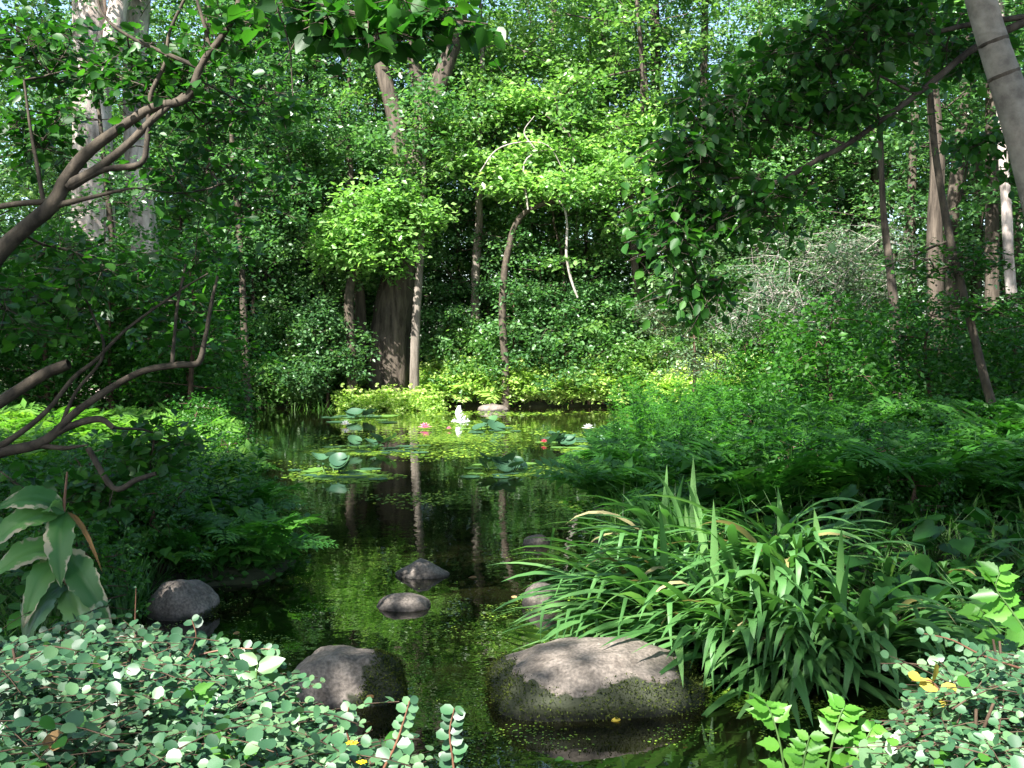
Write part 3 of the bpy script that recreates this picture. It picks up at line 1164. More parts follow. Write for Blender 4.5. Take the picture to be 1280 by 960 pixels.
R_ = math.radians
for (lab, px, py, nn, az, azs, L0, L1, uf) in [
    ('iris clump with long leaves fanning to the left over the water', 828, 750, 120, R_(212), .34, .75, 1.02, .02),
    ('iris clump whose leaves droop down behind the largest boulder', 872, 770, 130, R_(220), .32, .85, 1.2, .02),
    ('iris clump with a pair of thick upright leaves above its drooping ones', 940, 783, 130, R_(230), .36, .85, 1.2, .05),
    ('iris clump with leaves hanging over the duckweed in the middle of the right bank', 1012, 790, 130, R_(245), .42, .85, 1.15, .03),
    ('iris clump at the right end with leaves fanning to the right', 1078, 790, 110, R_(280), .5, .75, 1.1, .02),
    ('iris clump filling the middle of the mound with broad arching leaves', 965, 757, 130, R_(235), .5, .8, 1.1, .03),
    ('iris clump behind the others with tall upright blades', 848, 722, 110, R_(220), .6, .7, 1.05, .16),
    ('iris clump behind the middle ones with short crossed leaves', 985, 738, 90, R_(270), 1.0, .6, .95, .06),
    ('thin leaved iris clump in deep shade at the far right', 1150, 755, 30, R_(300), .9, .45, .65, .02),
]:
    x, y = gp(px, py)
    iris(lab, x, y, nn, az, azs, L0, L1, uf)

# small grassy sedge tufts on both banks
def tuft(n, L, w, mat):
    mb = MB()
    for k in range(n):
        a = random.uniform(0, 6.28)
        l = L * random.uniform(.5, 1.1)
        kk = 5
        t_ = np.linspace(0, 1, kk)
        lean = random.uniform(.1, .9)
        r_ = l * (lean * t_ ** 1.5)
        zz = l * (t_ - .45 * lean * t_ ** 2.2)
        b = np.stack([np.cos(a) * r_, np.sin(a) * r_, zz], 1) + np.array([random.uniform(-.06, .06), random.uniform(-.06, .06), 0])
        sd = np.array([-math.sin(a), math.cos(a), 0]) * w
        V = []
        for i in range(kk):
            f = (1 - t_[i]) ** .6
            V += [b[i] + sd * f, b[i] - sd * f]
        mb.add(V, np.array([(2 * i, 2 * i + 1, 2 * i + 3, 2 * i + 2) for i in range(kk - 1)]), random.random())
    return mb


def tufts(name, label, cat, group, mat, n, L, w, spots):
    mb = tuft(n, L, w, mat)
    o = mb.build(name, mat)
    tag(o, label, cat, group)
    spread(o, spots)


tufts('sedge_tuft', 'fine bladed grass tuft in the thicket behind the iris leaves', 'grass tuft', 'grass tufts behind the iris', 'grass', 46, .6, .006,
      pxspots([(745, 1020, 6.6, 9.5), (720, 860, 9, 13)], 46, .6, 1.1, .15))
tufts('reed_tuft', 'upright reed tuft at the far waterline below the pale shrub', 'reeds', 'reeds at the far waterline', 'grass', 30, .9, .012,
      [(P(px, 0, Y)[0], Y, s) for px, Y, s in [(362, 25.1, .8), (380, 25.2, .9), (398, 25.0, 1.05), (415, 25.3, .9), (437, 25.0, 1.1), (452, 25.4, .8), (330, 25.3, .7), (300, 25.2, .7)]])
tufts('sedge_tuft', 'arching sedge tuft beside the stained boulder on the left bank', 'grass tuft', 'sedge tufts on the left bank', 'iris', 34, .55, .009,
      [(*(gp(px, py)), s) for px, py, s in [(150, 745, 1), (165, 730, .9), (135, 735, 1.1), (110, 725, .8), (180, 715, .7), (230, 700, .6)]])

# ------------------------------------------------------------------ woodland trees
def to_px(p):
    v = p - np.array([0, 0, CAMZ])
    dp = v @ FW
    return 640 + FPX * v[..., 0] / dp, 480 - FPX * (v @ UP) / dp


def proto_tree(h, r, nclump, per, ls, mat, bark, seed, cr=(2.6, 2.6), base_h=.25, R0=.8, flat=.4):
    tr = [np.array([0, 0, -.2])]
    rr = [r * 1.35]
    for k in range(1, 7):
        f = k / 6
        tr.append(np.array([random.uniform(-.25, .25) * k * .5, random.uniform(-.25, .25) * k * .5, h * .93 * f]))
        rr.append(r * (1 - f * .86))
    C = []
    for k in range(nclump):
        f = rng.random() ** .8
        z = h * (base_h + (1 - base_h) * f)
        w = cr[0] * math.sin(math.pi * min(1, (f * .85 + .15))) ** .6 + .3
        a = rng.uniform(0, 6.28)
        q = w * math.sqrt(rng.uniform(.15, 1))
        C.append((q * math.cos(a), q * math.sin(a), z))
    C = np.array(C)
    R = rng.uniform(.65, 1.15, nclump) * R0
    return make_tree('woodland_tree', 'leafy tree in the wood behind the pond', 'tree', tr, rr, C, R, per, ls, mat, bark,
                     group='trees in the woods behind the pond', flat=flat, sides=8, tip=.012)


protos = [
    proto_tree(17, .12, 115, 66, .18, 'mid', 'bark', 1, (2.9, 2.9), .12, .95),
    proto_tree(20, .14, 125, 66, .18, 'mid', 'bark', 2, (3.3, 3.3), .16, 1.0),
    proto_tree(15, .12, 130, 84, .17, 'bright', 'bark', 3, (2.5, 2.5), .08, .9),
    proto_tree(18, .12, 115, 66, .18, 'cool', 'barkgrey', 4, (3.0, 3.0), .12, .95),
    proto_tree(11, .09, 120, 84, .16, 'mid', 'branch', 5, (2.4, 2.4), .04, .85),
    proto_tree(8, .07, 95, 84, .15, 'cool', 'branch', 6, (2.3, 2.3), .02, .8),
]
PRN = len(protos)


def place(o, x, y, s, rz=None):
    o.location = (x, y, gz(x, y) - .05)
    o.scale = (s, s, s * random.uniform(.92, 1.08))
    o.rotation_euler = (0, 0, random.uniform(0, 6.28) if rz is None else rz)


spots = []
tries = 0
while len(spots) < 92 and tries < 14000:
    tries += 1
    Y = random.uniform(29.5, 66) if random.random() < .8 else random.uniform(29, 36)
    x = random.uniform(-.62, .62) * Y * 1.02
    mind = 1.6 + (Y - 29) * .03
    if any((x - a) ** 2 + (Y - b) ** 2 < mind ** 2 for a, b in spots): continue
    px = 640 + x / Y * FPX
    # thinner stand where the sky shows at the top right of the middle
    if (800 < px < 900 or 425 < px < 455 or 690 < px < 730) and Y > 30 and random.random() < .8: continue
    spots.append((x, Y))
used = set()
far_trees = []
for (x, Y) in spots:
    k = random.choice([0, 1, 3, 2, 4, 5, 4] if Y > 33 else [2, 3, 4, 5, 5, 4])
    if k in used: o = copy_tree(protos[k])
    else: o = protos[k]; used.add(k)
    far_trees.append(o)
    place(o, x, Y, random.uniform(.84, 1.08))
for o, (x, Y) in zip(far_trees, spots): zlabel(o, x, Y)
rank = []
for q_ in range(34):
    Y_ = 27.8 + (q_ % 3) * 1.7 + random.uniform(-.5, .5)
    x_ = -9.5 + 20 * (q_ + random.random()) / 34
    if 450 < 640 + x_ / Y_ * FPX < 545 and Y_ < 30: continue
    k = random.choice([4, 5, 5, 4, 2])
    o = copy_tree(protos[k])
    place(o, x_, Y_, random.uniform(.7, 1.05))
    o['label'] = 'young leafy tree in the front rank behind the far bank'
    o['group'] = 'young trees right behind the far bank'
    zlabel(o, x_, Y_)
# woods beside the pond, left and right
for (x, Y, k) in [(-13, 24, 2), (-14, 18, 0), (-16.5, 12, 1), (-16, 27, 1), (-17, 21, 3), (-19, 15, 0), (-11.2, 12.5, 5), (-13.5, 10.5, 2),
                  (13, 26, 0), (15.5, 22, 3), (12.5, 21, 4), (17, 17, 1), (13.5, 15.5, 5), (17, 12, 0), (11.3, 25.5, 5), (20, 25, 0), (16, 29, 2), (10.3, 29, 3), (21, 19, 1), (13, 11.5, 3)]:
    o = copy_tree(protos[k])
    place(o, x, Y, random.uniform(.9, 1.1))
    o['label'] = 'leafy tree in the dark wood on the left bank' if x < 0 else 'leafy tree in the dark wood on the right bank'
    o['group'] = 'trees on the left bank' if x < 0 else 'trees on the right bank'
    zlabel(o, x, Y)

# ---- understorey shrubs
def proto_shrub(label, group, h, w, nclump, per, ls, mat, tm='diamond', R0=.35, flat=.6, bark='twig', wr=1.0):
    C = []
    for k in range(nclump):
        a = rng.uniform(0, 6.28)
        f = rng.random()
        q = w * math.sqrt(rng.uniform(.05, 1)) * (1 - .35 * f)
        C.append((q * math.cos(a), q * math.sin(a), h * (.08 + .9 * f)))
    C = np.array(C)
    tr = [np.array([0, 0, -.1]), np.array([.05, 0, h * .25]), np.array([.0, .05, h * .6]), np.array([.05, 0, h * .85])]
    return make_tree('shrub', label, 'shrub', tr, [.04, .03, .02, .01], C, rng.uniform(.7, 1.2, nclump) * R0, per, ls, mat, bark, tm,
                     group, 6, flat, .9, .2, 6, .006, .0, wr)


s_mid = proto_shrub('green leafy shrub in the thicket behind the far bank', 'shrubs behind the far bank', 2.6, 1.1, 55, 60, .12, 'mid')
spread(s_mid, pxspots([(230, 1010, 26.6, 31)], 50, .7, 1.25, .7))
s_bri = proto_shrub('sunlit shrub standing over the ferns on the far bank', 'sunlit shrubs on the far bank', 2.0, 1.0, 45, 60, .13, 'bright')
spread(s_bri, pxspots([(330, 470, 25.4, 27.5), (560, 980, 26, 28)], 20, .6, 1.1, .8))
s_low = proto_shrub('low bush of broad bright leaves at the foot of the far bank', 'low bushes at the far bank', .9, .7, 30, 60, .12, 'bright', 'diamond', .3)
spread(s_low, pxspots([(270, 530, 24.9, 26.6), (900, 1000, 25.6, 26.8)], 22, .7, 1.15, .4))
s_yel = proto_shrub('sunlit yellow green bush among the ferns of the far bank', 'yellow bushes on the far bank', .85, .55, 34, 60, .10, 'yellow', 'oval', .26)
spread(s_yel, pxspots([(540, 980, 25.0, 27.0)], 44, .7, 1.3, .35))
for q_, (px_, Y_, s_) in enumerate([(462, 25.3, .8), (483, 25.6, .9), (502, 25.2, .75), (525, 25.5, .9), (540, 25.0, .8), (440, 25.4, .9)]):
    o = copy_tree(s_yel)
    o.location = ((px_ - 640) / FPX * Y_, Y_, gz((px_ - 640) / FPX * Y_, Y_))
    o.scale = (s_, s_, s_)
    o['label'] = 'sunlit yellow green bush at the foot of the far bank'
    zlabel(o, (px_ - 640) / FPX * Y_, Y_)
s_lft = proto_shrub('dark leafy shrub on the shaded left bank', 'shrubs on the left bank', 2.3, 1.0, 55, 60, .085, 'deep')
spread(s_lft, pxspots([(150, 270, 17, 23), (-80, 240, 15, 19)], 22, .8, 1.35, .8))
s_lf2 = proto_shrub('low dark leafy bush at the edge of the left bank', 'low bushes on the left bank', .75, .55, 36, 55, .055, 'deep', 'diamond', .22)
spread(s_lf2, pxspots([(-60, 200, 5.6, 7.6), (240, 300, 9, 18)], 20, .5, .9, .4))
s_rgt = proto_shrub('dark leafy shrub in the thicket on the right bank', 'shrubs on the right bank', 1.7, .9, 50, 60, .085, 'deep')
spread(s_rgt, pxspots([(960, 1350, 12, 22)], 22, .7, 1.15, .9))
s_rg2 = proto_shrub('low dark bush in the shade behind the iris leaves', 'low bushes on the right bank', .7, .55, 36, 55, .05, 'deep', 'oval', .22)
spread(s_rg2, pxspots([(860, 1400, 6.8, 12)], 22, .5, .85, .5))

# pale rounded shrub at the far left of the sunny bank
def key_shrub(name, label, ells, Y, leafmat, bark, per, ls, R0, base_px, tm='diamond', wr=1.0, twigs=6, flat=.6, fine=False):
    C, R = [], []
    for (px, py, rx, ry, dY, n) in ells:
        c = P(px, py, Y + dY)
        e = ellip(c, (pxs(rx, Y), pxs(rx, Y) * .8, pxs(ry, Y)), n, .3)
        C.append(e)
    C = np.concatenate(C)
    b = P(base_px, 0, Y)
    z = gz(b[0], b[1])
    top = C[:, 2].max()
    tr = [np.array([b[0], b[1], z - .1]), np.array([b[0] + .03, b[1], z + (top - z) * .3]), np.array([b[0], b[1] + .05, z + (top - z) * .65])]
    return make_tree(name, label, 'shrub', tr, [.05, .035, .02], C, rng.uniform(.7, 1.2, len(C)) * R0, per, ls, leafmat, bark, tm, None, 6, flat, .9, .2, twigs, .007, 0, wr, fine)


key_shrub('shrub', 'pale blue green rounded shrub over the reeds left of the thick trunk', [(405, 425, 42, 55, 0, 60), (385, 470, 30, 30, -.3, 25), (440, 440, 25, 40, 0, 20)], 25.6, 'cool', 'twig', 60, .13, .35, 405)
key_shrub('tangled_shrub', 'grey green tangled shrub full of bare twigs above the right bank ferns', [(1010, 350, 95, 75, 0, 110), (950, 400, 60, 50, -1, 50), (1090, 330, 60, 60, 0.5, 40)], 19, 'grey', 'deadwood', 50, .075, .5, 1000, fine=True)
key_shrub('tangled_shrub', 'second grey green thicket with silvery leaves right of the drooping branch', [(870, 360, 55, 70, 0, 60), (830, 400, 40, 40, .5, 25), (875, 450, 45, 30, 0, 26)], 22, 'grey', 'twig', 60, .09, .4, 870, fine=True)

# ------------------------------------------------------------------ individual trees of the photograph
def pth(Y, pts, dY=0.0):
    return [P(px, py, Y + dY * i) for i, (px, py) in enumerate(pts)]


def ells(lst, Y):
    C = []
    for (px, py, rx, ry, dY, n) in lst:
        C.append(ellip(P(px, py, Y + dY), (pxs(rx, Y), pxs(rx, Y) * .7, pxs(ry, Y)), n, .25))
    return np.concatenate(C)


def rr(n, a, b):
    return rng.uniform(a, b, n)


Y = 27.0
C = ells([(495, 190, 45, 35, -1.3, 10), (545, 120, 55, 35, -1.3, 12), (520, 250, 30, 25, -1.2, 5), (520, 40, 120, 90, 1, 60), (600, -80, 200, 100, 0, 70), (430, -40, 110, 90, 1, 40), (450, 180, 60, 50, 1.5, 18)], Y)
make_tree('old_tree', 'thick dark leaning trunk with forked stems and a flared foot on the far bank', 'tree',
          pth(Y, [(482, 520), (486, 440), (489, 400), (500, 340), (511, 280), (520, 220), (535, 150), (553, 95), (570, 40), (592, -60)]),
          [pxs(r_, Y) for r_ in (34, 27, 24, 21, 18, 16, 13, 11, 9, 6)], C, rr(len(C), .7, 1.1), 70, .17, 'mid', 'bark', sides=14, rough=.04, flute=.08,
          extra=[(pth(Y, [(503, 330), (500, 260), (503, 200), (490, 130), (470, 60), (455, -30)]), [pxs(r_, Y) for r_ in (17, 14, 12, 10, 8, 5)]),
                 (pth(Y, [(520, 225), (528, 180), (525, 120), (515, 50), (520, -40)]), [pxs(r_, Y) for r_ in (14, 11, 9, 7, 4)])])
Y = 25.6
C = ells([(470, 285, 78, 62, 0, 75), (425, 310, 40, 40, -.3, 24), (520, 265, 35, 25, .2, 14)], Y)
make_tree('small_tree', 'small tree with a brilliant sunlit crown in front of the thick dark trunk', 'tree',
          pth(Y, [(440, 470), (438, 420), (436, 370), (445, 330), (462, 290), (475, 250)]), [pxs(r_, Y) for r_ in (7, 7, 6, 5, 4, 2)], C, rr(len(C), .4, .7), 66, .17, 'pale', 'branch',
          tip=.006, flat=.45)
make_tree('sapling', 'slender pale stem standing right beside the foot of the thick trunk', 'tree', pth(26, [(518, 460), (520, 400), (524, 340), (528, 260), (530, 200)]),
          [pxs(r_, 26) for r_ in (6, 5.5, 5, 4, 2)], ells([(540, 200, 50, 40, 0, 20)], 26), rr(20, .4, .7), 60, .15, 'bright', 'barkgrey')
make_tree('sapling', 'slim dark stem left of the thick trunk with its foot in the shrubs', 'tree', pth(27, [(452, 460), (450, 380), (446, 330), (440, 250), (435, 170)]),
          [pxs(r_, 27) for r_ in (8, 7, 6, 5, 3)], ells([(420, 170, 60, 60, 0, 28)], 27), rr(28, .5, .8), 60, .16, 'mid', 'bark')
Y = 27.5
C = ells([(600, 120, 80, 60, 0, 40), (640, 60, 90, 50, .5, 34), (560, 170, 50, 30, -.5, 18), (700, 150, 60, 40, 0, 20)], Y)
make_tree('slender_tree', 'straight slender grey trunk in full sun right of the middle trunk', 'tree',
          pth(Y, [(592, 470), (594, 400), (595, 330), (599, 270), (597, 210), (600, 150), (603, 80), (600, 0)]), [pxs(r_, Y) for r_ in (6.5, 6, 5.5, 5, 4.5, 4, 3, 2)],
          C, rr(len(C), .5, .9), 66, .16, 'bright', 'barkgrey')
Y = 26.2
C = ells([(640, 235, 55, 18, 0, 20), (720, 235, 70, 24, -.3, 30), (770, 215, 45, 22, 0, 20), (680, 195, 60, 16, .4, 24), (745, 190, 50, 18, .4, 18), (610, 200, 30, 16, 0, 10), (800, 160, 40, 25, .6, 14), (660, 130, 60, 25, .8, 20)], Y)
make_tree('curved_tree', 'crooked slim tree holding flat sunlit sprays of leaves over the ferns', 'tree',
          pth(Y, [(632, 460), (628, 400), (630, 345), (636, 310), (645, 280), (662, 262), (700, 245), (715, 215), (720, 180)]), [pxs(r_, Y) for r_ in (5, 5, 4.5, 4.2, 4, 3.5, 3, 2.5, 2)],
          C, rr(len(C), .45, .85), 60, .17, 'pale', 'branch', flat=.4, up=1.0, start=.5)
make_tree('dead_wood', 'bleached crooked dead stem hooked like a bow above the ferns', 'dead stem',
          pth(25.8, [(722, 372), (714, 350), (708, 318), (709, 285), (706, 262), (698, 250)]), [pxs(r_, 25.8) for r_ in (1.2, 1.7, 1.7, 1.5, 1.3, .8)], [], [], 0, .1, 'mid', 'deadwood')
make_tree('dead_wood', 'pale arching bare twigs above the flat sunlit sprays', 'dead branch',
          pth(26.0, [(660, 262), (655, 205), (680, 188), (700, 190), (690, 180), (715, 200)])[:4], [pxs(r_, 25.6) for r_ in (1.2, 1.2, 1, .6)], [], [], 0, .1, 'mid', 'deadwood',
          extra=[(pth(25.6, [(600, 215), (620, 188), (650, 178), (685, 182), (705, 215)]), [.018, .02, .018, .014, .008]), (pth(25.6, [(668, 185), (655, 165), (668, 145)]), [.02, .015, .01])])
Y = 33
C = ells([(760, 60, 90, 90, 0, 60), (720, -60, 120, 80, 0, 50)], Y)
make_tree('tall_tree', 'tall straight trunk high behind the middle of the picture', 'tree', pth(Y, [(752, 480), (754, 350), (756, 250), (754, 150), (754, 60), (752, -60)]),
          [pxs(r_, Y) for r_ in (11, 10, 9, 8, 7, 5)], C, rr(len(C), .7, 1.1), 66, .17, 'mid', 'barkgrey')
# pale trunks at the left
Y = 23
C = ells([(110, -60, 150, 80, 0, 50), (60, 60, 60, 60, 1, 16)], Y)
make_tree('pale_tree', 'broad pale sunlit trunk at the far left behind the leaning branch', 'tree', pth(Y, [(122, 500), (120, 400), (118, 300), (116, 200), (115, 100), (112, 0), (110, -100)]),
          [pxs(r_, Y) for r_ in (33, 29, 26, 24, 22, 20, 17)], C, rr(len(C), .7, 1.1), 60, .15, 'mid', 'barkpale', sides=12,
          extra=[(pth(Y, [(122, 150), (135, 80), (150, 0), (165, -90)]), [pxs(r_, Y) for r_ in (12, 14, 13, 10)])])
C = ells([(200, -70, 120, 70, 0, 40)], Y)
make_tree('pale_tree', 'second pale sunlit trunk with peeling bark seen between the left leaves', 'tree', pth(24, [(190, 500), (185, 400), (180, 300), (172, 200), (168, 100), (175, 0), (185, -100)]),
          [pxs(r_, 24) for r_ in (22, 19, 17, 15, 14, 13, 10)], C, rr(len(C), .7, 1.1), 60, .15, 'mid', 'barkpale', sides=12)
make_tree('sapling', 'loose leafy young tree partly hiding the pale left trunks', 'tree', pth(19, [(150, 500), (145, 400), (140, 300), (130, 200), (120, 100)]),
          [pxs(r_, 19) for r_ in (5, 4.5, 4, 3, 2)], ells([(110, 300, 70, 50, 0, 26), (170, 230, 60, 70, 0, 22), (70, 120, 60, 70, 0, 22), (150, 90, 60, 60, 0, 16), (220, 120, 50, 80, .5, 22)], 19), rr(108, .3, .55), 44, .12, 'mid', 'branch')
make_tree('sapling', 'leafy young tree filling the upper left between the pale trunks and the thick dark one', 'tree', pth(24.2, [(310, 500), (305, 400), (300, 300), (290, 180), (290, 60)]),
          [pxs(r_, 24.2) for r_ in (5, 4.5, 4, 3, 2)], ells([(300, 130, 70, 90, 0, 40), (340, 250, 60, 50, 0, 26), (280, 300, 60, 50, 0, 24), (370, 110, 50, 90, 1, 24)], 24.2), rr(114, .35, .6), 56, .13, 'mid', 'branch')
# right hand trunks
Yt = 20
C = ells([(1150, 0, 110, 90, 0, 50), (1180, 150, 70, 60, 1, 18)], Yt)
make_tree('straight_tree', 'grey trunk rising from the ferns at the right of the tangled shrub', 'tree', pth(Yt, [(1172, 500), (1170, 400), (1168, 300), (1172, 200), (1165, 100), (1160, -60)]),
          [pxs(r_, Yt) for r_ in (11, 10, 9.5, 9, 7.5, 5)], C, rr(len(C), .6, .9), 60, .13, 'mid', 'bark')
Yt = 24
make_tree('straight_tree', 'dim trunk just right of the grey one among the ferns', 'tree', pth(Yt, [(1192, 490), (1190, 400), (1188, 300), (1200, 180), (1208, 90), (1215, -60)]),
          [pxs(r_, Yt) for r_ in (9, 9, 8.5, 8, 7, 5)], ells([(1210, 0, 90, 80, 0, 40)], Yt), rr(40, .6, .9), 60, .14, 'mid', 'bark')
Yt = 18
make_tree('birch', 'white barked trunk near the right edge above the dark ferns', 'tree', pth(Yt, [(1274, 500), (1270, 420), (1262, 340), (1258, 260), (1252, 160), (1250, 0)]),
          [pxs(r_, Yt) for r_ in (7, 7, 6.5, 6, 5.5, 5)], ells([(1260, -20, 70, 60, 0, 30)], Yt), rr(30, .5, .8), 60, .12, 'mid', 'barkpale')
Yt = 16
make_tree('dark_stem_tree', 'nearly black trunk in the gap right of the tangled shrub', 'tree', pth(Yt, [(1122, 480), (1120, 430), (1117, 380), (1112, 330), (1104, 260), (1100, 150)]),
          [pxs(r_, Yt) for r_ in (7, 6.5, 6, 5, 4, 3)], ells([(1100, 130, 60, 50, 0, 30)], Yt), rr(30, .4, .7), 50, .09, 'deep', 'bark')
Yt = 11
make_tree('leaning_sapling', 'thin reddish stem leaning left over the dark ferns at the right', 'tree', pth(Yt, [(1242, 520), (1230, 470), (1215, 410), (1195, 330), (1182, 270), (1168, 180), (1160, 80), (1145, -60)]),
          [pxs(r_, Yt) for r_ in (6, 5.5, 5, 5, 4.5, 4, 3.5, 3)], ells([(1190, 330, 70, 25, 0, 24), (1150, 60, 70, 60, 0, 30), (1230, 380, 50, 20, -.5, 14)], Yt), rr(68, .25, .4), 40, .065, 'deep', 'redstem' if False else 'branch', 'oval',
          flat=.2, up=1.4, start=.3, fine=True)
for k, (px, Yt, w_, dx) in enumerate([(1240, 21, 9, 0), (1215, 27, 7, 5), (1145, 26, 6, -4), (1090, 29, 6, 3), (1060, 31, 7, 0), (1262, 28, 8, -6), (330, 29, 7, 5), (395, 31, 9, -4), (690, 31, 6, 6), (820, 32, 8, -5), (880, 30, 6, 4), (260, 27, 7, 3)]):
    lab = ['dark trunk left of the white barked one', 'thin dark trunk between two larger ones in the right wood', 'thin trunk left of the grey one in the right wood', 'dim trunk behind the tangled shrub, nearer the dark gap',
           'dim trunk behind the middle of the tangled shrub', 'dark trunk behind the white barked one at the right edge', 'dark trunk above the shaded left corner of the pond', 'dark trunk in the wood behind the pale rounded shrub',
           'thin trunk behind the hooked dead stem', 'dim trunk behind the drooping leaves of the overhanging branch', 'thin trunk behind the silvery thicket', 'thin trunk beyond the shaded left bank'][k]
    make_tree('woodland_tree', lab, 'tree', pth(Yt, [(px, 500), (px + dx, 380), (px + dx * 1.5, 250), (px, 100), (px + dx, -80)]), [pxs(r_ * w_, Yt) for r_ in (1, .95, .9, .8, .6)],
              ells([(px, -40, 80, 90, 0, 36)], Yt), rr(36, .7, 1.0), 60, .15, 'mid', 'bark')

# ------------------------------------------------------------------ unseen trees placed to shade the near bank, crowns opened for sun patches
LIT = []


def lit(px, py, Y, r, ry=None):
    c = P(px, py, Y)
    LIT.append((c, r, ry or r))


lit(110, 490, 10.8, 1.3, 1.3)
lit(190, 480, 11.5, .8, 1.2)
lit(920, 475, 18, 1.5, 2.2)
lit(1000, 500, 13, .5, .4)
lit(780, 700, 5.8, .8, .5)
lit(920, 740, 5.2, .7, .35)
lit(1030, 900, 2.1, .22)
lit(1255, 740, 2.4, .25)
lit(230, 870, 1.9, .35)
lit(400, 930, 1.9, .25)
lit(1240, 880, 1.9, .25)
lit(640, 470, 25.5, 8, 2)
lit(380, 400, 26, 3, 2)
lit(120, 90, 4.8, .6, .5)
lit(280, 230, 5.0, .5, .4)
lit(110, 150, 23, 2, 2)
lit(560, 280, 26, 7, 2.5)
lit(600, 150, 27, 7, 3)


def shade_keep(C, R):  # drops crown clumps that would shade a chosen sun patch
    keep = np.ones(len(C), bool)
    for i, (c, r) in enumerate(zip(C, R)):
        for (q, rx, ry) in LIT:
            k = (c[2] - q[2]) / SUN[2]
            s = c - SUN * k
            if abs(s[0] - q[0]) < rx + r * .75 and abs(s[1] - q[1]) < ry + r * .75:
                keep[i] = False
        # keep out of the view and of the reflections
        if c[1] > 0:
            el = (c[2] - CAMZ) / max(c[1], .1)
            if el < 0.50 + 0.0 * c[1] and abs(c[0]) < c[1] * .75 + 1.5: keep[i] = False
    return keep


SH_T = [((-7.5, -4.0), (-5.5, -1.5), 13, 4.8, 'unseen shade tree, wide crown over the near bank, behind the viewer at the left'),
        ((-10.5, 4.0), (-9.0, 4.5), 13.5, 5.0, 'unseen shade tree with a wide crown over the left bank'),
        ((4.8, -4.5), (0.5, -3.0), 12.5, 4.8, 'unseen shade tree behind the viewer at the right'),
        ((8.2, 5.0), (1.8, 4.6), 13, 4.6, 'unseen shade tree leaning its crown in from the right bank'),
        ((-1.5, -9.5), (-3.5, -7), 15, 5.0, 'tall unseen shade tree well behind the viewer'),
        ((10.5, 11.5), (4.2, 10.5), 13, 4.4, 'unseen shade tree over the middle of the right bank'),
        ((14.0, 8.0), (7.2, 7.6), 13, 4.0, 'unseen shade tree over the far right of the right bank'),
        ((-11.5, 1.0), (-6.6, 2.8), 12.5, 3.6, 'unseen shade tree reaching over the blotched plant'),
        ((-13.0, 10.5), (-12.0, 10.5), 13.5, 4.0, 'unseen shade tree over the far part of the left bank')]
SH_T = [(b_, (c_[0], c_[1] - 2.8), h_, r_, l_) for b_, c_, h_, r_, l_ in SH_T]
for (bx, by), (cx, cy), h, cr, lab in SH_T:
    nC = 210
    a, q = rng.uniform(0, 6.28, nC), np.sqrt(rng.random(nC)) * cr
    C = np.stack([cx + np.cos(a) * q, cy + np.sin(a) * q, h * rng.uniform(.66, 1.0, nC)], 1)
    R = rng.uniform(.65, 1.0, nC)
    kp = shade_keep(C, R)
    C, R = C[kp], R[kp]
    z0 = gz(bx, by)
    make_tree('unseen_shade_tree', lab, 'tree', [np.array([bx, by, z0 - .2]), np.array([bx * .9 + cx * .1, by * .9 + cy * .1, h * .3]), np.array([bx * .6 + cx * .4, by * .6 + cy * .4, h * .6]), np.array([cx, cy, h * .85])],
              [.3, .24, .17, .08], C, R, 84, .19, 'mid', 'bark', tip=.012)

# ------------------------------------------------------------------ near branches with separate leaves
def leafy_branch(name, label, cat, paths, mat_bark, C, R, per, ls, leafmat, tm, flat, up, droop, twigs=5, wr=1.0, tip=.003, lim=300, start=0.0, sides=8, tr_t=.0022):
    base = paths[0][0][0]
    t = thing(name, label, cat, base)
    mb = MB()
    tp, trd = smooth_path(paths[0][0], paths[0][1], 5)
    tube(mb, tp, trd, sides, .03)
    allp, allr = [tp], [trd]
    mb.build('trunk' if cat == 'tree' else 'main_branch', mat_bark, t, True)
    for (a, b) in paths[1:]:
        m2 = MB()
        a, b = smooth_path(a, b, 5)
        tube(m2, a, b, max(5, sides - 2), .03)
        m2.build('branch', mat_bark, t, True)
        allp.append(a)
        allr.append(b)
    bm = MB()
    pts, rad = np.concatenate(allp), np.concatenate(allr)
    for (p, r_) in grow(pts, rad, C, tip, start, .1):
        if len(p) > 2: p, r_ = smooth_path(p, r_, 3)
        tube(bm, p, np.minimum(r_, .014), 4)
    pos, d, n, r_ = spray_points(C, R, per, twigs, flat, ls, up, droop, .3, bm, tr_t)
    bm.build('twigs', mat_bark, t, True)
    leaf_objs(t, tm, leafmat, pos, d, n, ls * rng.uniform(.7, 1.2, len(pos)), wr, limit=lim)
    return t


def rp(lst, Y):
    """branch path from pixels, with radii in pixels"""
    return [P(a, b, Y + (e[0] if e else 0)) for (a, b, c, *e) in lst], [pxs(c, Y) for (a, b, c, *e) in lst]


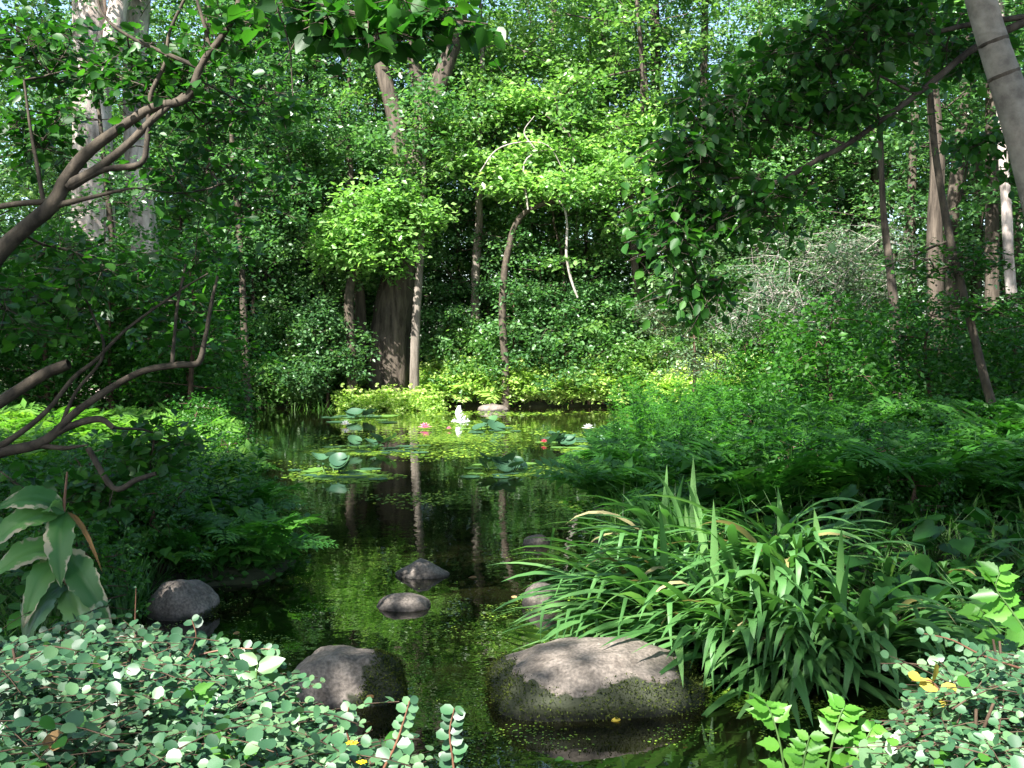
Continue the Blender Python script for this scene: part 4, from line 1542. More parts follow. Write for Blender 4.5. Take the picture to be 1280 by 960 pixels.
# leaning tree at the upper left
Y = 4.6
paths = [rp([(-160, 560, 13), (-60, 400, 12), (0, 316, 10.5), (32, 285, 10), (66, 255, 9.5), (84, 222, 8.5), (108, 192, 7.5), (150, 160, 6.5), (190, 135, 6), (234, 122, 5.5), (252, 80, 4.5), (284, 36, 3.6), (300, 0, 4.5), (315, -70, 4)], Y),
         rp([(84, 232, 8), (120, 212, 6), (160, 180, 5.5), (190, 150, 5), (205, 138, 4), (230, 118, 3)], Y),
         rp([(88, 232, 7), (130, 212, 4), (175, 205, 4), (184, 175, 3.5), (188, 120, 3), (206, 80, 2.6), (212, 40, 2), (230, 0, 2)], Y),
         rp([(60, 258, 6), (100, 250, 3), (150, 238, 2), (170, 235, 1)], Y),
         rp([(-20, 262, 4), (20, 255, 3.5), (60, 252, 4)], Y),
         rp([(55, 255, 3), (45, 200, 2.5), (38, 160, 2), (30, 100, 1.5)], Y),
         rp([(262, 60, 3), (255, 30, 2.4), (240, -20, 2)], Y),
         rp([(250, 85, 3), (170, 50, 2.2), (130, 20, 1.6), (120, -20, 1.4)], Y)]
C = np.concatenate([ells([(60, 60, 90, 60, .3, 26), (190, 90, 90, 60, .15, 24), (300, 130, 90, 70, .4, 15), (240, 220, 80, 60, .5, 11), (40, 170, 60, 50, .2, 14),
                          (110, 330, 90, 40, .3, 14), (330, 230, 60, 60, .8, 7), (330, 40, 70, 40, 0, 13), (20, 400, 50, 40, -.3, 10)], Y)])
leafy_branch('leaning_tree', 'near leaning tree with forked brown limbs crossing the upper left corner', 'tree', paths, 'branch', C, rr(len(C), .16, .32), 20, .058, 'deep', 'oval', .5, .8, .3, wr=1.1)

# low spreading bush of bare limbs at the left
Y = 5.0
paths = [rp([(-90, 640, 8), (-20, 575, 7), (45, 556, 6.4), (70, 540, 6), (95, 515, 5), (150, 478, 4.2), (185, 462, 4.2), (225, 456, 4), (248, 453, 4), (256, 425, 3), (264, 380, 2.4), (272, 345, 1.6)], Y),
         rp([(-60, 545, 8), (0, 503, 8), (35, 480, 7.5), (60, 465, 7.5), (86, 455, 7)], Y),
         rp([(-30, 575, 5), (20, 545, 4), (60, 512, 3.4), (92, 472, 3), (120, 450, 2.6), (160, 410, 2), (230, 360, 1.6), (260, 342, 1)], Y),
         rp([(62, 545, 5), (95, 530, 4.6), (125, 524, 4.4), (142, 535, 3.6)], Y),
         rp([(75, 535, 3), (95, 490, 2.2), (130, 440, 2), (110, 380, 1.5), (85, 330, 1)], Y),
         rp([(110, 560, 4), (142, 610, 4), (170, 600, 3.4), (195, 592, 2.8)], Y),
         rp([(215, 457, 3), (218, 420, 2.2), (222, 380, 2), (232, 330, 1.4)], Y),
         rp([(45, 556, 4), (80, 560, 3), (110, 556, 1)], Y)]
C = ells([(60, 390, 90, 30, .1, 16), (220, 400, 80, 60, .4, 13), (90, 620, 90, 35, .2, 22), (190, 560, 70, 40, .4, 16), (270, 300, 60, 60, .6, 8)], Y)
leafy_branch('spreading_bush', 'spreading bush of crooked bare limbs with one sawn stub at the left edge', 'shrub', paths, 'branch', C, rr(len(C), .12, .24), 20, .065, 'deep', 'oval', .4, .9, .2, wr=1.2)

# overhanging branch at the upper right
Y = 5.0
paths = [rp([(1400, -20, 6.5), (1330, 10, 5.6), (1266, 34, 5), (1219, 60, 4.5), (1199, 74, 4.3), (1179, 91, 4.1), (1146, 118, 3.8), (1105, 148, 3.5), (1058, 181, 3.2), (1025, 198, 3.4), (978, 225, 3), (937, 240, 2.4), (904, 272, 1.8), (867, 302, 1)], Y),
         rp([(1290, 20, 4), (1216, 30, 3.4), (1180, 38, 3), (1150, 44, 2.6), (1110, 42, 2), (1050, 60, 1.4)], Y),
         rp([(964, 228, 2), (935, 222, 1.6), (908, 225, 1.2), (880, 240, .8)], Y),
         rp([(1146, 118, 2), (1100, 95, 1.5), (1060, 80, 1.2), (1000, 90, .8)], Y),
         rp([(1058, 181, 1.8), (1000, 160, 1.3), (950, 150, 1), (900, 160, .8)], Y)]
C = ells([(1100, 30, 110, 40, 0, 32), (1010, 70, 80, 40, .1, 24), (930, 130, 80, 45, .1, 26), (865, 190, 60, 45, 0, 26), (850, 280, 55, 50, .1, 28), (870, 360, 45, 25, .1, 12), (1060, 130, 70, 30, 0, 18),
          (1210, 60, 70, 50, .4, 22), (960, 250, 50, 40, 0, 14), (1240, 190, 50, 60, .8, 12)], Y)
leafy_branch('overhanging_branch', 'dark leafy branch reaching down from the upper right corner across the pond', 'branch', paths, 'bark', C, rr(len(C), .18, .34), 20, .062, 'deep', 'oval', .3, .6, .8, wr=1.05)

# top middle twig with broad grey green leaves
Y = 3.6
paths = [rp([(250, -60, 3), (340, -10, 2.4), (400, 6, 2), (470, 20, 1.6), (540, 22, 1.2), (610, 30, .8)], Y), rp([(340, -10, 1.6), (350, 20, 1.4), (362, 60, 1.1), (366, 120, .7)], Y)]
C = ells([(420, 20, 40, 22, 0, 7), (500, 12, 50, 20, 0, 8), (560, 18, 45, 22, 0, 8), (400, 40, 30, 15, .1, 3), (480, 45, 40, 12, 0, 3), (390, 0, 60, 20, 0, 6)], Y)
leafy_branch('hanging_twig', 'twig of broad grey green leaves hanging in from the top edge', 'branch', paths, 'bark', C, rr(len(C), .12, .2), 10, .07, 'deep', 'heart', .3, .5, .6, wr=.95)

# near birch trunk at the right edge
Y = 4.4
pts, rd = rp([(1400, 700, 26), (1368, 520, 25), (1335, 380, 23), (1305, 270, 22), (1281, 180, 20.5), (1260, 110, 19.5), (1242, 55, 18), (1226, 0, 17.5), (1204, -90, 17), (1180, -200, 14)], Y)
pts[0][2] = gz(pts[0][0], pts[0][1]) - .1
bt = thing('birch_tree', 'smooth grey birch trunk with dark rings leaning in at the upper right corner', 'tree', pts[0])
p_, r_ = smooth_path(pts, rd, 6)
mb = MB()
tube(mb, p_, r_, 20, .008)
mb.build('trunk', 'birch', bt, True)
for k in (.585, .67):
    f = k * (len(p_) - 1)
    i0 = int(f)
    m2 = MB()
    c = p_[i0] + (p_[min(i0 + 1, len(p_) - 1)] - p_[i0]) * (f - i0)
    ax = nrm((p_[i0 + 1] - p_[i0])[None])[0]
    tube(m2, [c - ax * .008, c - ax * .003, c + ax * .003, c + ax * .008], np.array([1.0, 1.025, 1.025, 1.0]) * r_[i0], 20, .012)
    m2.build('bark_ring', 'bark', bt, True)
C = np.concatenate([ells([(1230, -150, 120, 50, .2, 40), (1150, -100, 80, 40, .3, 20)], Y)])
bm = MB()
for (a, b) in grow(p_, r_, C, .005, .5): tube(bm, a, np.minimum(b, .03), 5)
pos, d, n, q = spray_points(C, rr(len(C), .2, .35), 30, 6, .4, .06, .8, .3, .3, bm, .002)
bm.build('branches', 'bark', bt, True)
lm = MB()
put(lm, 'oval', pos, d, n, .06, 1, q)
lm.build('crown', 'deep', bt)


# upright leafy weeds rising from the ferns
def stalk_weed(label, group, nst, h, lf, mat, tm):
    t = thing('tall_weed', label, 'weed', (0, 0, 0), group)
    for k in range(nst):
        mb = MB()
        a = random.uniform(0, 6.28)
        q = .16 * random.random()
        hh = h * random.uniform(.65, 1.1)
        b = np.array([q * math.cos(a), q * math.sin(a), 0])
        e = b + np.array([.25 * hh * math.cos(a), .25 * hh * math.sin(a), hh])
        mid = (b + e) / 2 + np.array([-.05 * math.cos(a), -.05 * math.sin(a), 0])
        pts, rad = smooth_path([b, mid, e], [.004, .003, .0015], 5)
        tube(mb, pts, rad, 4)
        n_ = 26
        f = np.linspace(.2, 1, n_)
        tt = np.linspace(0, 1, len(pts))
        pl = np.stack([np.interp(f, tt, pts[:, j]) for j in range(3)], 1)
        an = np.arange(n_) * 2.4 + a
        d = np.stack([np.cos(an), np.sin(an), .35 + .5 * f - .4 * rng.random(n_)], 1)
        nn = np.stack([-.4 * np.cos(an), -.4 * np.sin(an), np.ones(n_)], 1) + rng.normal(size=(n_, 3)) * .2
        put(mb, tm, pl, d, nn, lf * rng.uniform(.7, 1.2, n_) * (1.15 - .6 * f), 1.0)
        mb.build('stalk', mat, t, org=np.zeros(3))
    return t


w1 = stalk_weed('tall narrow leaved weed rising above the ferns', 'tall weeds on the right bank', 7, .95, .15, 'fern', 'narrow')
spread(w1, pxspots([(775, 1120, 7.5, 15), (760, 900, 9, 17)], 60, .7, 1.15, .3))
w2 = stalk_weed('tall oval leaved weed among the shaded plants', 'oval leaved weeds on both banks', 6, .8, .11, 'deep', 'oval')
spread(w2, pxspots([(1000, 1320, 7, 13), (-20, 330, 6.6, 9), (800, 1100, 8, 15)], 46, .7, 1.1, .3))

# ------------------------------------------------------------------ cotoneaster in the foreground
def coton(label, blobs, nshoot, leafsz, Lsh=(.15, .38), seedup=.5, k_leaves=14, lim=300, mat='coton', group='cotoneaster bushes in the foreground'):
    """blobs: (px,py,Y,rx,ry,rz metres) of shoot bases; shoots arch outwards with two rows of round leaves"""
    bc = np.array([P(b[0], b[1], b[2]) for b in blobs])
    br = np.array([b[3:6] for b in blobs])
    root = np.array([bc[:, 0].mean(), bc[:, 1].mean(), 0])
    root[2] = gz(root[0], root[1])
    t = thing('cotoneaster_bush', label, 'shrub', root, group)
    w = br.prod(1) ** .66
    w = w / w.sum()
    sm = MB()
    Pp, Dd, Nn, Ss = [], [], [], []
    for k in range(nshoot):
        b = rng.choice(len(blobs), p=w)
        q = nrm(rng.normal(size=3)) * rng.random() ** .35
        base = bc[b] + q * br[b] * np.array([1, 1, .9])
        L = rng.uniform(*Lsh)
        a0 = rng.uniform(0, 6.28)
        dirn = nrm(np.array([math.cos(a0), math.sin(a0) - .15, rng.uniform(.1, 1.3)]))
        base = base - dirn * L * .7
        base[2] -= .03
        n_ = 6
        tt = np.linspace(0, 1, n_)
        hd = dirn * np.array([1, 1, 0])
        pts = base + dirn * L * tt[:, None] + (hd * .5 - np.array([0, 0, .45])) * L * (tt ** 2)[:, None] * .6
        tube(sm, pts, np.linspace(.0018, .0008, n_), 3)
        m = k_leaves
        tl = (np.arange(m) + .5) / m
        pl = np.stack([np.interp(tl, tt, pts[:, j]) for j in range(3)], 1)
        tg = nrm(np.gradient(pl, axis=0))
        sd = nrm(np.cross(tg, np.array([0, 0, 1.0])) + 1e-5)
        sg = np.where(np.arange(m) % 2 == 0, 1., -1.)[:, None]
        Dd.append(sd * sg + tg * .5 + rng.normal(size=(m, 3)) * .3 + np.array([0, 0, .2]))
        Nn.append(np.array([0, -.25, 1.0]) + rng.normal(size=(m, 3)) * .45)
        Pp.append(pl)
        Ss.append(leafsz * rng.uniform(.65, 1.2, m) * (1 - .25 * tl))
    # main stems from the root
    for k in range(10):
        b = rng.choice(len(blobs), p=w)
        e = bc[b] + nrm(rng.normal(size=3)) * br[b] * .6
        mid = (root + e) / 2 + rng.normal(size=3) * .08
        a, b_ = smooth_path([root + rng.normal(size=3) * .05 * np.array([1, 1, 0]), mid, e], [.009, .006, .003], 4)
        tube(sm, a, b_, 5)
    sm.build('stems', 'twig', t, True)
    leaf_objs(t, 'round', mat, np.concatenate(Pp), np.concatenate(Dd), np.concatenate(Nn), np.concatenate(Ss), limit=lim, mat2='fern')
    return t


coton('low glossy cotoneaster filling the bottom left corner beneath the blotched leaves', [(30, 890, 1.7, .38, .35, .17), (100, 842, 2.1, .35, .35, .15), (40, 808, 2.5, .35, .3, .12), (120, 960, 1.5, .3, .25, .14)], 760, .029)
coton('low glossy cotoneaster between the stained boulder and the bottom edge', [(230, 895, 1.9, .24, .3, .11), (250, 865, 2.3, .22, .25, .07), (170, 825, 2.6, .25, .25, .06), (280, 940, 1.6, .22, .25, .12)], 640, .029)
coton('low glossy cotoneaster in front of the rounded dark boulder', [(380, 955, 1.8, .2, .22, .06), (450, 970, 1.9, .14, .2, .04), (335, 925, 2.0, .16, .2, .06), (495, 975, 1.8, .08, .1, .02)], 270, .027)
coton('glossy cotoneaster spilling in from the lower right corner', [(1260, 880, 1.9, .13, .25, .13), (1240, 930, 1.7, .11, .2, .08), (1275, 830, 2.2, .14, .2, .08)], 330, .027)


def shoot(label, pts_px, Y, leafsz, mat, tm, m, seed=0, stem='redstem', name='cotoneaster_shoot', cat='shoot', wr=1.0, sd_f=1.0, group=None):
    P_ = [P(a, b, Y + (c[0] if c else 0)) for (a, b, *c) in pts_px]
    t = thing(name, label, cat, P_[0], group)
    mb = MB()
    pts, rad = smooth_path(P_, np.linspace(.003, .0012, len(P_)), 4)
    tube(mb, pts, rad, 5)
    mb.build('stem', stem, t, True)
    tl = np.linspace(.15, 1, m)
    tt = np.linspace(0, 1, len(pts))
    pl = np.stack([np.interp(tl, tt, pts[:, j]) for j in range(3)], 1)
    tg = nrm(np.gradient(pl, axis=0))
    sd = nrm(np.cross(tg, np.array([0.1, 1, .2])) + 1e-5)
    sg = np.where(np.arange(m) % 2 == 0, 1., -1.)[:, None]
    d = sd * sg * sd_f + tg * .5 + rng.normal(size=(m, 3)) * .15
    n = np.array([0, -.7, .75]) + rng.normal(size=(m, 3)) * .3
    leaf_objs(t, tm, mat, pl, d, n, leafsz * rng.uniform(.75, 1.15, m) * (1 - .25 * tl), wr)
    return t


shoot('upright cotoneaster shoot with paired round leaves rising over dark water', [(570, 990), (566, 950), (562, 915), (568, 885)], 1.8, .032, 'coton', 'round', 16)
shoot('cotoneaster shoot with shiny round leaves left of the boulder gap', [(480, 960), (495, 930), (505, 900), (512, 876)], 1.8, .028, 'coton', 'round', 14)
shoot('cotoneaster shoot standing above the bush near the dark boulder', [(440, 960), (437, 930), (432, 905), (436, 884)], 1.9, .026, 'coton', 'round', 12)
shoot('horizontal cotoneaster shoot pointing right over the water', [(180, 850), (230, 825), (280, 812), (322, 811), (345, 812)], 2.3, .03, 'coton', 'round', 18)
shoot('cotoneaster shoot reaching up past the stained boulder', [(215, 850), (238, 815), (245, 795), (240, 775)], 2.3, .035, 'coton', 'round', 12)
shoot('thin cotoneaster shoot arching left out of the lower right bush', [(1290, 840), (1230, 820), (1190, 800), (1155, 792)], 2.1, .028, 'coton', 'round', 18)
shoot('bare red twig standing in front of the stained boulder', [(168, 800), (169, 770), (170, 735)], 2.6, .012, 'coton', 'round', 3)
shoot('dark pointed leaves on a stem above the bush near the rounded boulder', [(318, 880), (320, 850), (322, 830)], 2.1, .07, 'mid', 'oval', 5, stem='stem')
shoot('broad lime green leaf pair inside the low bush', [(250, 900), (245, 880), (240, 868)], 1.75, .05, 'lime', 'ash', 4, stem='stem', name='seedling', cat='seedling')
shoot('lime green seedling leaves at the bottom edge left of the yellow flowers', [(300, 965), (292, 945), (285, 938)], 1.6, .05, 'lime', 'heart', 4, stem='stem', name='seedling', cat='seedling')

# lime leaved bramble at the bottom right
for k, (lab, pts_, Y_, sz, m_) in enumerate([
    ('leftmost lime green sprig of the bottom right, with a top fan of three leaves', [(985, 990), (975, 930), (965, 895), (958, 880)], 2.0, .055, 11),
    ('lime green sprig with a starlike whorl of leaves in the bottom right group', [(1030, 990), (1040, 930), (1050, 895), (1055, 885)], 2.0, .055, 13),
    ('small lime green sprig between its two taller neighbours at the bottom right', [(1000, 990), (1005, 950), (1012, 920)], 1.9, .045, 12),
    ('lime green sprig leaning right at the bottom edge', [(1050, 990), (1075, 940), (1090, 910)], 2.0, .05, 12),
    ('bright lime leaves at the lower right edge above the cotoneaster', [(1290, 800), (1262, 760), (1245, 735), (1250, 715)], 2.3, .06, 14),
    ('broad green leaves at the right edge over dark shade', [(1300, 850), (1240, 780), (1225, 760)], 2.5, .075, 9)]):
    shoot(lab, pts_, Y_, sz, 'lime', 'ash', m_, stem='stem', name='lime_leaved_sprig', cat='sprig', group='lime green sprigs', wr=1.2)
shoot('amber yellow leaves fading on the cotoneaster at the lower right', [(1190, 880), (1178, 868), (1165, 852), (1150, 850)], 2.0, .045, 'amber', 'round', 6, name='yellowing_twig', cat='twig')
shoot('large low green leaves at the bottom right edge', [(1080, 1000), (1100, 960), (1120, 945)], 1.8, .06, 'mid', 'heart', 7, stem='stem', name='seedling', cat='seedling')
mb = MB()
p0 = P(52, 928, 1.55)
put(mb, 'oval', np.array([p0, p0 + np.array([.006, 0, .004])]), np.array([(1, .2, .1), (.9, -.4, .3)], float), np.array([(0, -.5, 1), (.2, -.9, .7)], float), .034, 1.5, np.array([.6, .8]))
tag(mb.build('fallen_leaf', 'litter'), 'curled orange brown dead leaf lying on the bottom left cotoneaster', 'leaf')


def flower(label, cat, p, size, mat, petals=16, rings=3, center=None, name='flower', group=None):
    t = thing(name, label, cat, p, group)
    for r in range(rings):
        m = petals // rings + 2
        for k in range(m):
            mb = MB()
            a = 2 * math.pi * (k + .5 * r) / m
            el = .25 + .45 * r
            d = np.array([[math.cos(a) * math.cos(el), math.sin(a) * math.cos(el), math.sin(el)]])
            n = np.array([[-math.cos(a) * math.sin(el), -math.sin(a) * math.sin(el), math.cos(el)]])
            put(mb, 'oval', np.array([p]) + d * size * .05, d, n, size * (.5 - .05 * r), .9, np.array([.5]))
            mb.build('petal', mat, t)
    if center:
        mb = MB()
        tube(mb, [p, p + np.array([0, 0, size * .2]), p + np.array([0, 0, size * .26])], [size * .12, size * .12, .001], 8)
        mb.build('stamens', center, t)
    return t


def dead_leaf(label, p, d, n, size, mat='litter', group='fallen leaves'):
    mb = MB()
    p = np.array(p, float)
    put(mb, 'oval', p[None], np.array([d], float), np.array([n], float), size, 1.2, np.array([random.random()]))
    tag(mb.build('fallen_leaf', mat), label, 'leaf', group)


for lab_, px_, py_, z_, s_, m_ in [('small yellow leaf on the right end of the largest boulder', 806, 832, .16, .035, 'amber'), ('pale dry leaf caught in the moss of the largest boulder', 838, 858, .09, .03, 'litter'),
                                   ('curled tan leaf on the moss of the rounded dark boulder', 467, 872, .06, .04, 'litter'), ('yellow leaf afloat at the foot of the largest boulder', 776, 899, .006, .045, 'amber'),
                                   ('small yellow leaf afloat right of the largest boulder foot', 808, 894, .006, .035, 'amber'), ('brown leaf afloat near the pointed rock', 596, 722, .006, .06, 'litter'),
                                   ('tan leaf afloat among duckweed in front of the iris', 920, 862, .006, .05, 'litter'), ('pale leaf afloat at the left below the stained boulder', 300, 790, .006, .045, 'litter'),
                                   ('green yellow leaf afloat near the bottom middle of the pond', 705, 948, .006, .04, 'lime'), ('brown leaf afloat between the two small rocks and the iris', 640, 745, .006, .05, 'litter')]:
    dead_leaf(lab_, G(px_, py_, z_), (random.uniform(-1, 1), random.uniform(-1, 1), .05), (0, -.2, 1), s_, m_)
flower('small yellow flower on the low bush below the boulder gap', 'flower', P(440, 930, 1.75), .022, 'yolk', 6, 1, 'yolk', 'yellow_flower')
flower('small yellow flower at the bottom edge beneath the other one', 'flower', P(452, 954, 1.7), .02, 'yolk', 6, 1, 'yolk', 'yellow_flower')

# ------------------------------------------------------------------ water lilies
def pad_mesh(curl, r):
    mb = MB()
    k = 18
    a = np.linspace(.18, 2 * math.pi - .18, k)
    V = [(0, 0, 0)]
    for q, rad in enumerate((.55, 1.0)):
        for ai in a:
            V.append((rad * math.cos(ai), rad * math.sin(ai), curl * rad ** 2 * (1 + .4 * math.sin(ai * 2 + 1)) + (0.012 * math.sin(ai * 7) * q)))
    F3 = np.array([(0, 1 + i, 2 + i) for i in range(k - 1)])
    F4 = np.array([(1 + i, 1 + k + i, 2 + k + i, 2 + i) for i in range(k - 1)])
    mb.add(V, [F3, F4], r)
    me = mb.mesh('leaf')
    me.materials.append(M['pad'])
    return me


PADF = [pad_mesh(.02, r) for r in (.3, .5, .9)]
PADC = [pad_mesh(c, r) for c, r in ((.25, .3), (.4, .5), (.15, .6))]


def lily(label, px, py, w, h, nflat, nup, sz):
    c = G(px, py)
    t = thing('water_lily', label, 'water lily', c, 'water lily plants')
    done = []
    for k in range(nflat + nup):
        upl = k >= nflat
        o = bpy.data.objects.new('leaf', random.choice(PADC if upl else PADF))
        COL.objects.link(o)
        o.parent = t
        s = sz * random.uniform(.7, 1.15)
        for tr_ in range(20):
            q = G(px + random.uniform(-w, w) * (.45 if upl else 1), py + random.uniform(-h, h) * (.4 if upl else 1)) - c
            if upl or all((q[0] - a) ** 2 + (q[1] - b) ** 2 > (s + e) ** 2 * .6 for a, b, e in done): break
        if not upl: done.append((q[0], q[1], s))
        o.location = (q[0], q[1], (.006 + .002 * (k % 5)) if not upl else random.uniform(.06, .17))
        o.scale = (s, s, s)
        if upl:
            o.rotation_euler = (random.uniform(.2, .75) * random.choice((-1, 1)), random.uniform(-.5, .5), random.uniform(0, 6.28))
            mb = MB()
            e = np.array(o.location)
            tube(mb, [np.array([e[0] * .7, e[1] * .7, -.05]), np.array([e[0] * .9, e[1] * .9, e[2] * .5]), e], [.008, .007, .006], 5)
            so = mb.build('stalk', 'stem', t, True, org=np.zeros(3))
        else:
            o.rotation_euler = (0, 0, random.uniform(0, 6.28))
    return t


lily('water lily with blue sheened raised leaves on a round mat left of the others', 425, 592, 62, 8, 16, 7, .125)
lily('water lily with the tallest group of raised leaves in the middle of the pond', 625, 588, 55, 9, 12, 9, .13)
lily('water lily with bright upright leaves nearest the far reeds', 447, 524, 40, 5, 12, 5, .2)
lily('water lily beside the red bud next to the right bank', 705, 556, 34, 9, 10, 8, .13)
lily('flat row of water lily leaves right of the water jet', 612, 538, 34, 3, 10, 4, .16)
lily('low scattered water lily leaves in mid pond behind the left mat', 470, 562, 60, 5, 18, 5, .14)
lily('water lily leaves under the overhanging right bank plants', 745, 560, 30, 12, 12, 5, .13)
for (lab, px, py, s, mt) in [('round pink water lily flower left of the water jet', 531, 537, .26, 'pink'), ('tiny pink lily bud between the pink flower and the water jet', 561, 538, .11, 'pink'),
                             ('white water lily flower under the bright upright leaves at the left', 432, 533, .22, 'white'), ('white water lily flower left of two others by the right bank', 735, 538, .24, 'white'),
                             ('white water lily flower in the middle of the right bank group', 771, 542, .22, 'white'), ('dark red lily bud beside raised leaves near the right bank', 680, 555, .13, 'red'),
                             ('small white lily flower farthest right among the dark plants', 812, 541, .2, 'white')]:
    flower(lab, 'water lily flower', G(px, py) + np.array([0, 0, .03]), s, mt, 14, 3, 'yolk', 'lily_flower', 'water lily flowers')

# ------------------------------------------------------------------ duckweed and specks on the water
def patch_noise(x, y, f, o=0):
    return np.array([noise.noise(Vector((a * f, b * f, o))) for a, b in zip(x, y)])


mb = MB()


def weed(px0, px1, py0, py1, n, s0, s1, thr, f, o, fy=1.0):
    px = rng.uniform(px0, px1, n)
    py = rng.uniform(py0, py1, n)
    xy = np.array([G(a, b)[:2] for a, b in zip(px, py)])
    nz_ = patch_noise(xy[:, 0], xy[:, 1] * fy, f, o)
    ok = (nz_ + rng.normal(size=n) * .08 > thr) & (sdist(xy[:, 0], xy[:, 1]) < -.02)
    xy = xy[ok]
    m = len(xy)
    pos = np.stack([xy[:, 0], xy[:, 1], rng.uniform(.003, .006, m)], 1)
    nn = np.stack([rng.normal(size=m) * .08, rng.normal(size=m) * .08, np.ones(m)], 1)
    put(mb, 'fleck', pos, nrm(rng.normal(size=(m, 3))), nn, rng.uniform(s0, s1, m))


weed(430, 800, 514, 534, 4500, .04, .09, .1, .35, 1, 1.5)
weed(380, 780, 534, 575, 5000, .03, .06, .1, .5, 2, 1.2)
weed(340, 740, 575, 640, 5000, .02, .04, .22, .8, 3)
for (cx_, cy_, w_, h_) in [(430, 596, 78, 9), (440, 565, 80, 5), (650, 590, 70, 8), (560, 548, 110, 8), (740, 560, 50, 14)]:
    px = rng.normal(size=1500) * .42
    py = rng.normal(size=1500) * .42
    ok = px ** 2 + py ** 2 < 1
    xy = np.array([G(cx_ + a * w_, cy_ + b * h_)[:2] for a, b in zip(px[ok], py[ok])])
    m = len(xy)
    put(mb, 'fleck', np.stack([xy[:, 0], xy[:, 1], rng.uniform(.003, .006, m)], 1), nrm(rng.normal(size=(m, 3))), np.tile([0, 0, 1.], (m, 1)), rng.uniform(.03, .06, m))
weed(290, 720, 640, 800, 5000, .005, .015, .3, 1.6, 4)
weed(600, 900, 740, 800, 3000, .007, .018, -.0, 2.5, 5)
weed(850, 1280, 800, 900, 18000, .006, .014, .06, 2.2, 6)
weed(500, 1100, 800, 960, 5000, .005, .012, .22, 3, 7)
weed(180, 420, 690, 860, 5000, .006, .013, .14, 3, 8)
tag(mb.build('duckweed', 'mat'), kind='stuff', label='yellow green duckweed and small leaves floating on the pond', cat='duckweed')

# ------------------------------------------------------------------ big blotched plant at the left, broad leaves and ground cover
def big_leaf(parent, base, tip, w, mat, sag=.15, label=None, fold=.25, nrm_hint=(0, -.5, 1), cream=0.6):
    base, tip = np.array(base), np.array(tip)
    L = np.linalg.norm(tip - base)
    d = (tip - base) / L
    n = np.array(nrm_hint, float)
    n = nrm((n - d * (n @ d))[None])[0]
    s = np.cross(d, n)
    k, m = 27, 11
    t_ = np.linspace(0, 1, k)
    prof = np.sin(np.pi * t_ ** .8) ** .8 * w / 2
    qs = np.linspace(-1, 1, m)
    V, A = [], []
    ph = random.uniform(0, 6)
    side = random.choice((-1, 1))
    for i in range(k):
        c = base + d * L * t_[i] + n * L * sag * math.sin(math.pi * t_[i]) * .8 - np.array([0, 0, 1]) * L * .22 * t_[i] ** 2.5
        for q in qs:
            edge = 1 + .07 * math.sin(t_[i] * 34 + ph + q) + .05 * math.sin(t_[i] * 71 + ph)
            wv = .05 * w * math.sin(t_[i] * 13 + ph + q * 1.5) * abs(q) ** 2
            vein = .012 * w * math.cos((t_[i] * 13 - abs(q) * 1.6) * 6.283) * (1 if abs(q) > .05 else 0)
            rib = -.03 * w if abs(q) < .05 else 0
            V.append(c + s * q * prof[i] * edge + n * (abs(q) ** .8 * prof[i] * fold + wv + vein + rib))
            A.append(cream * (.22 * abs(q) ** 3 + .3 * max(0, t_[i] - .5) + .3 * max(0, q * side) * (.5 + .5 * math.sin(t_[i] * 8 + ph))))
    F = [(i * m + j, i * m + j + 1, i * m + j + m + 1, i * m + j + m) for i in range(k - 1) for j in range(m - 1)]
    mb = MB()
    mb.add(V, np.array(F), random.random())
    o = mb.build('leaf', mat, parent, True)
    a = o.data.attributes.new('cream', 'FLOAT', 'POINT')
    a.data.foreach_set('value', np.array(A, np.float32))
    if label: o['label'] = label
    return o


Y = 3.0
b = P(85, 830, Y)
bl = thing('blotched_plant', 'tall plant with big drooping green leaves blotched cream and brown at the left edge', 'plant', b)
mb = MB()
pts, rad = smooth_path([b, P(84, 770, Y), P(82, 700, Y), P(80, 640, Y), P(84, 590, Y)], [.008, .007, .006, .005, .003], 4)
tube(mb, pts, rad, 6)
mb.build('stem', 'redstem', bl, True)
for (a, c_, w_, mt, lb) in [((82, 640), (-20, 665), 42, 'blotch', 'green leaf with a pale rim'), ((82, 640), (-10, 612), 42, 'blotch', None), ((82, 640), (76, 710), 40, 'blotch', 'pointed leaf with cream underside'),
                            ((84, 640), (128, 690), 7, 'litter', 'curled brown leaf'), ((80, 690), (-15, 700), 45, 'blotch', None), ((80, 690), (28, 760), 34, 'blotch', 'torn cream leaf'),
                            ((82, 690), (140, 755), 42, 'blotch', 'cream blotched leaf'), ((82, 730), (30, 790), 50, 'mid', None), ((82, 730), (120, 800), 40, 'mid', None), ((80, 650), (60, 620), 26, 'mid', None)]:
    big_leaf(bl, P(a[0], a[1], Y), P(c_[0], c_[1] + 6, Y - .12), pxs(w_ * .92, Y), mt, .2, lb, .25, (random.uniform(-.3, .3), -.7, .7))

# broad leaved herbs: rosettes of round or heart leaves on stalks
def herb(label, group, n, size, hgt, mat, tm, name='broad_leaved_herb'):
    t = thing(name, label, 'herb', (0, 0, 0), group)
    ms = leaf_mesh(tm, mat)
    st = MB()
    for k in range(n):
        a = random.uniform(0, 6.28)
        q = random.random() ** .6 * hgt * .9
        z = hgt * random.uniform(.45, 1.1)
        e = np.array([q * math.cos(a), q * math.sin(a), z])
        tube(st, [np.array([0, 0, 0]), e * np.array([.5, .5, .65]), e], [.004, .003, .002], 3)
        o = bpy.data.objects.new('leaf', random.choice(ms))
        COL.objects.link(o)
        o.parent = t
        s = size * random.uniform(.7, 1.2)
        o.location = e
        o.scale = (s, s, s)
        o.rotation_euler = (random.uniform(-.6, .2), random.uniform(-.4, .4), a - math.pi / 2 + random.uniform(-.6, .6))
    st.build('stalks', 'stem', t, org=np.zeros(3))
    return t


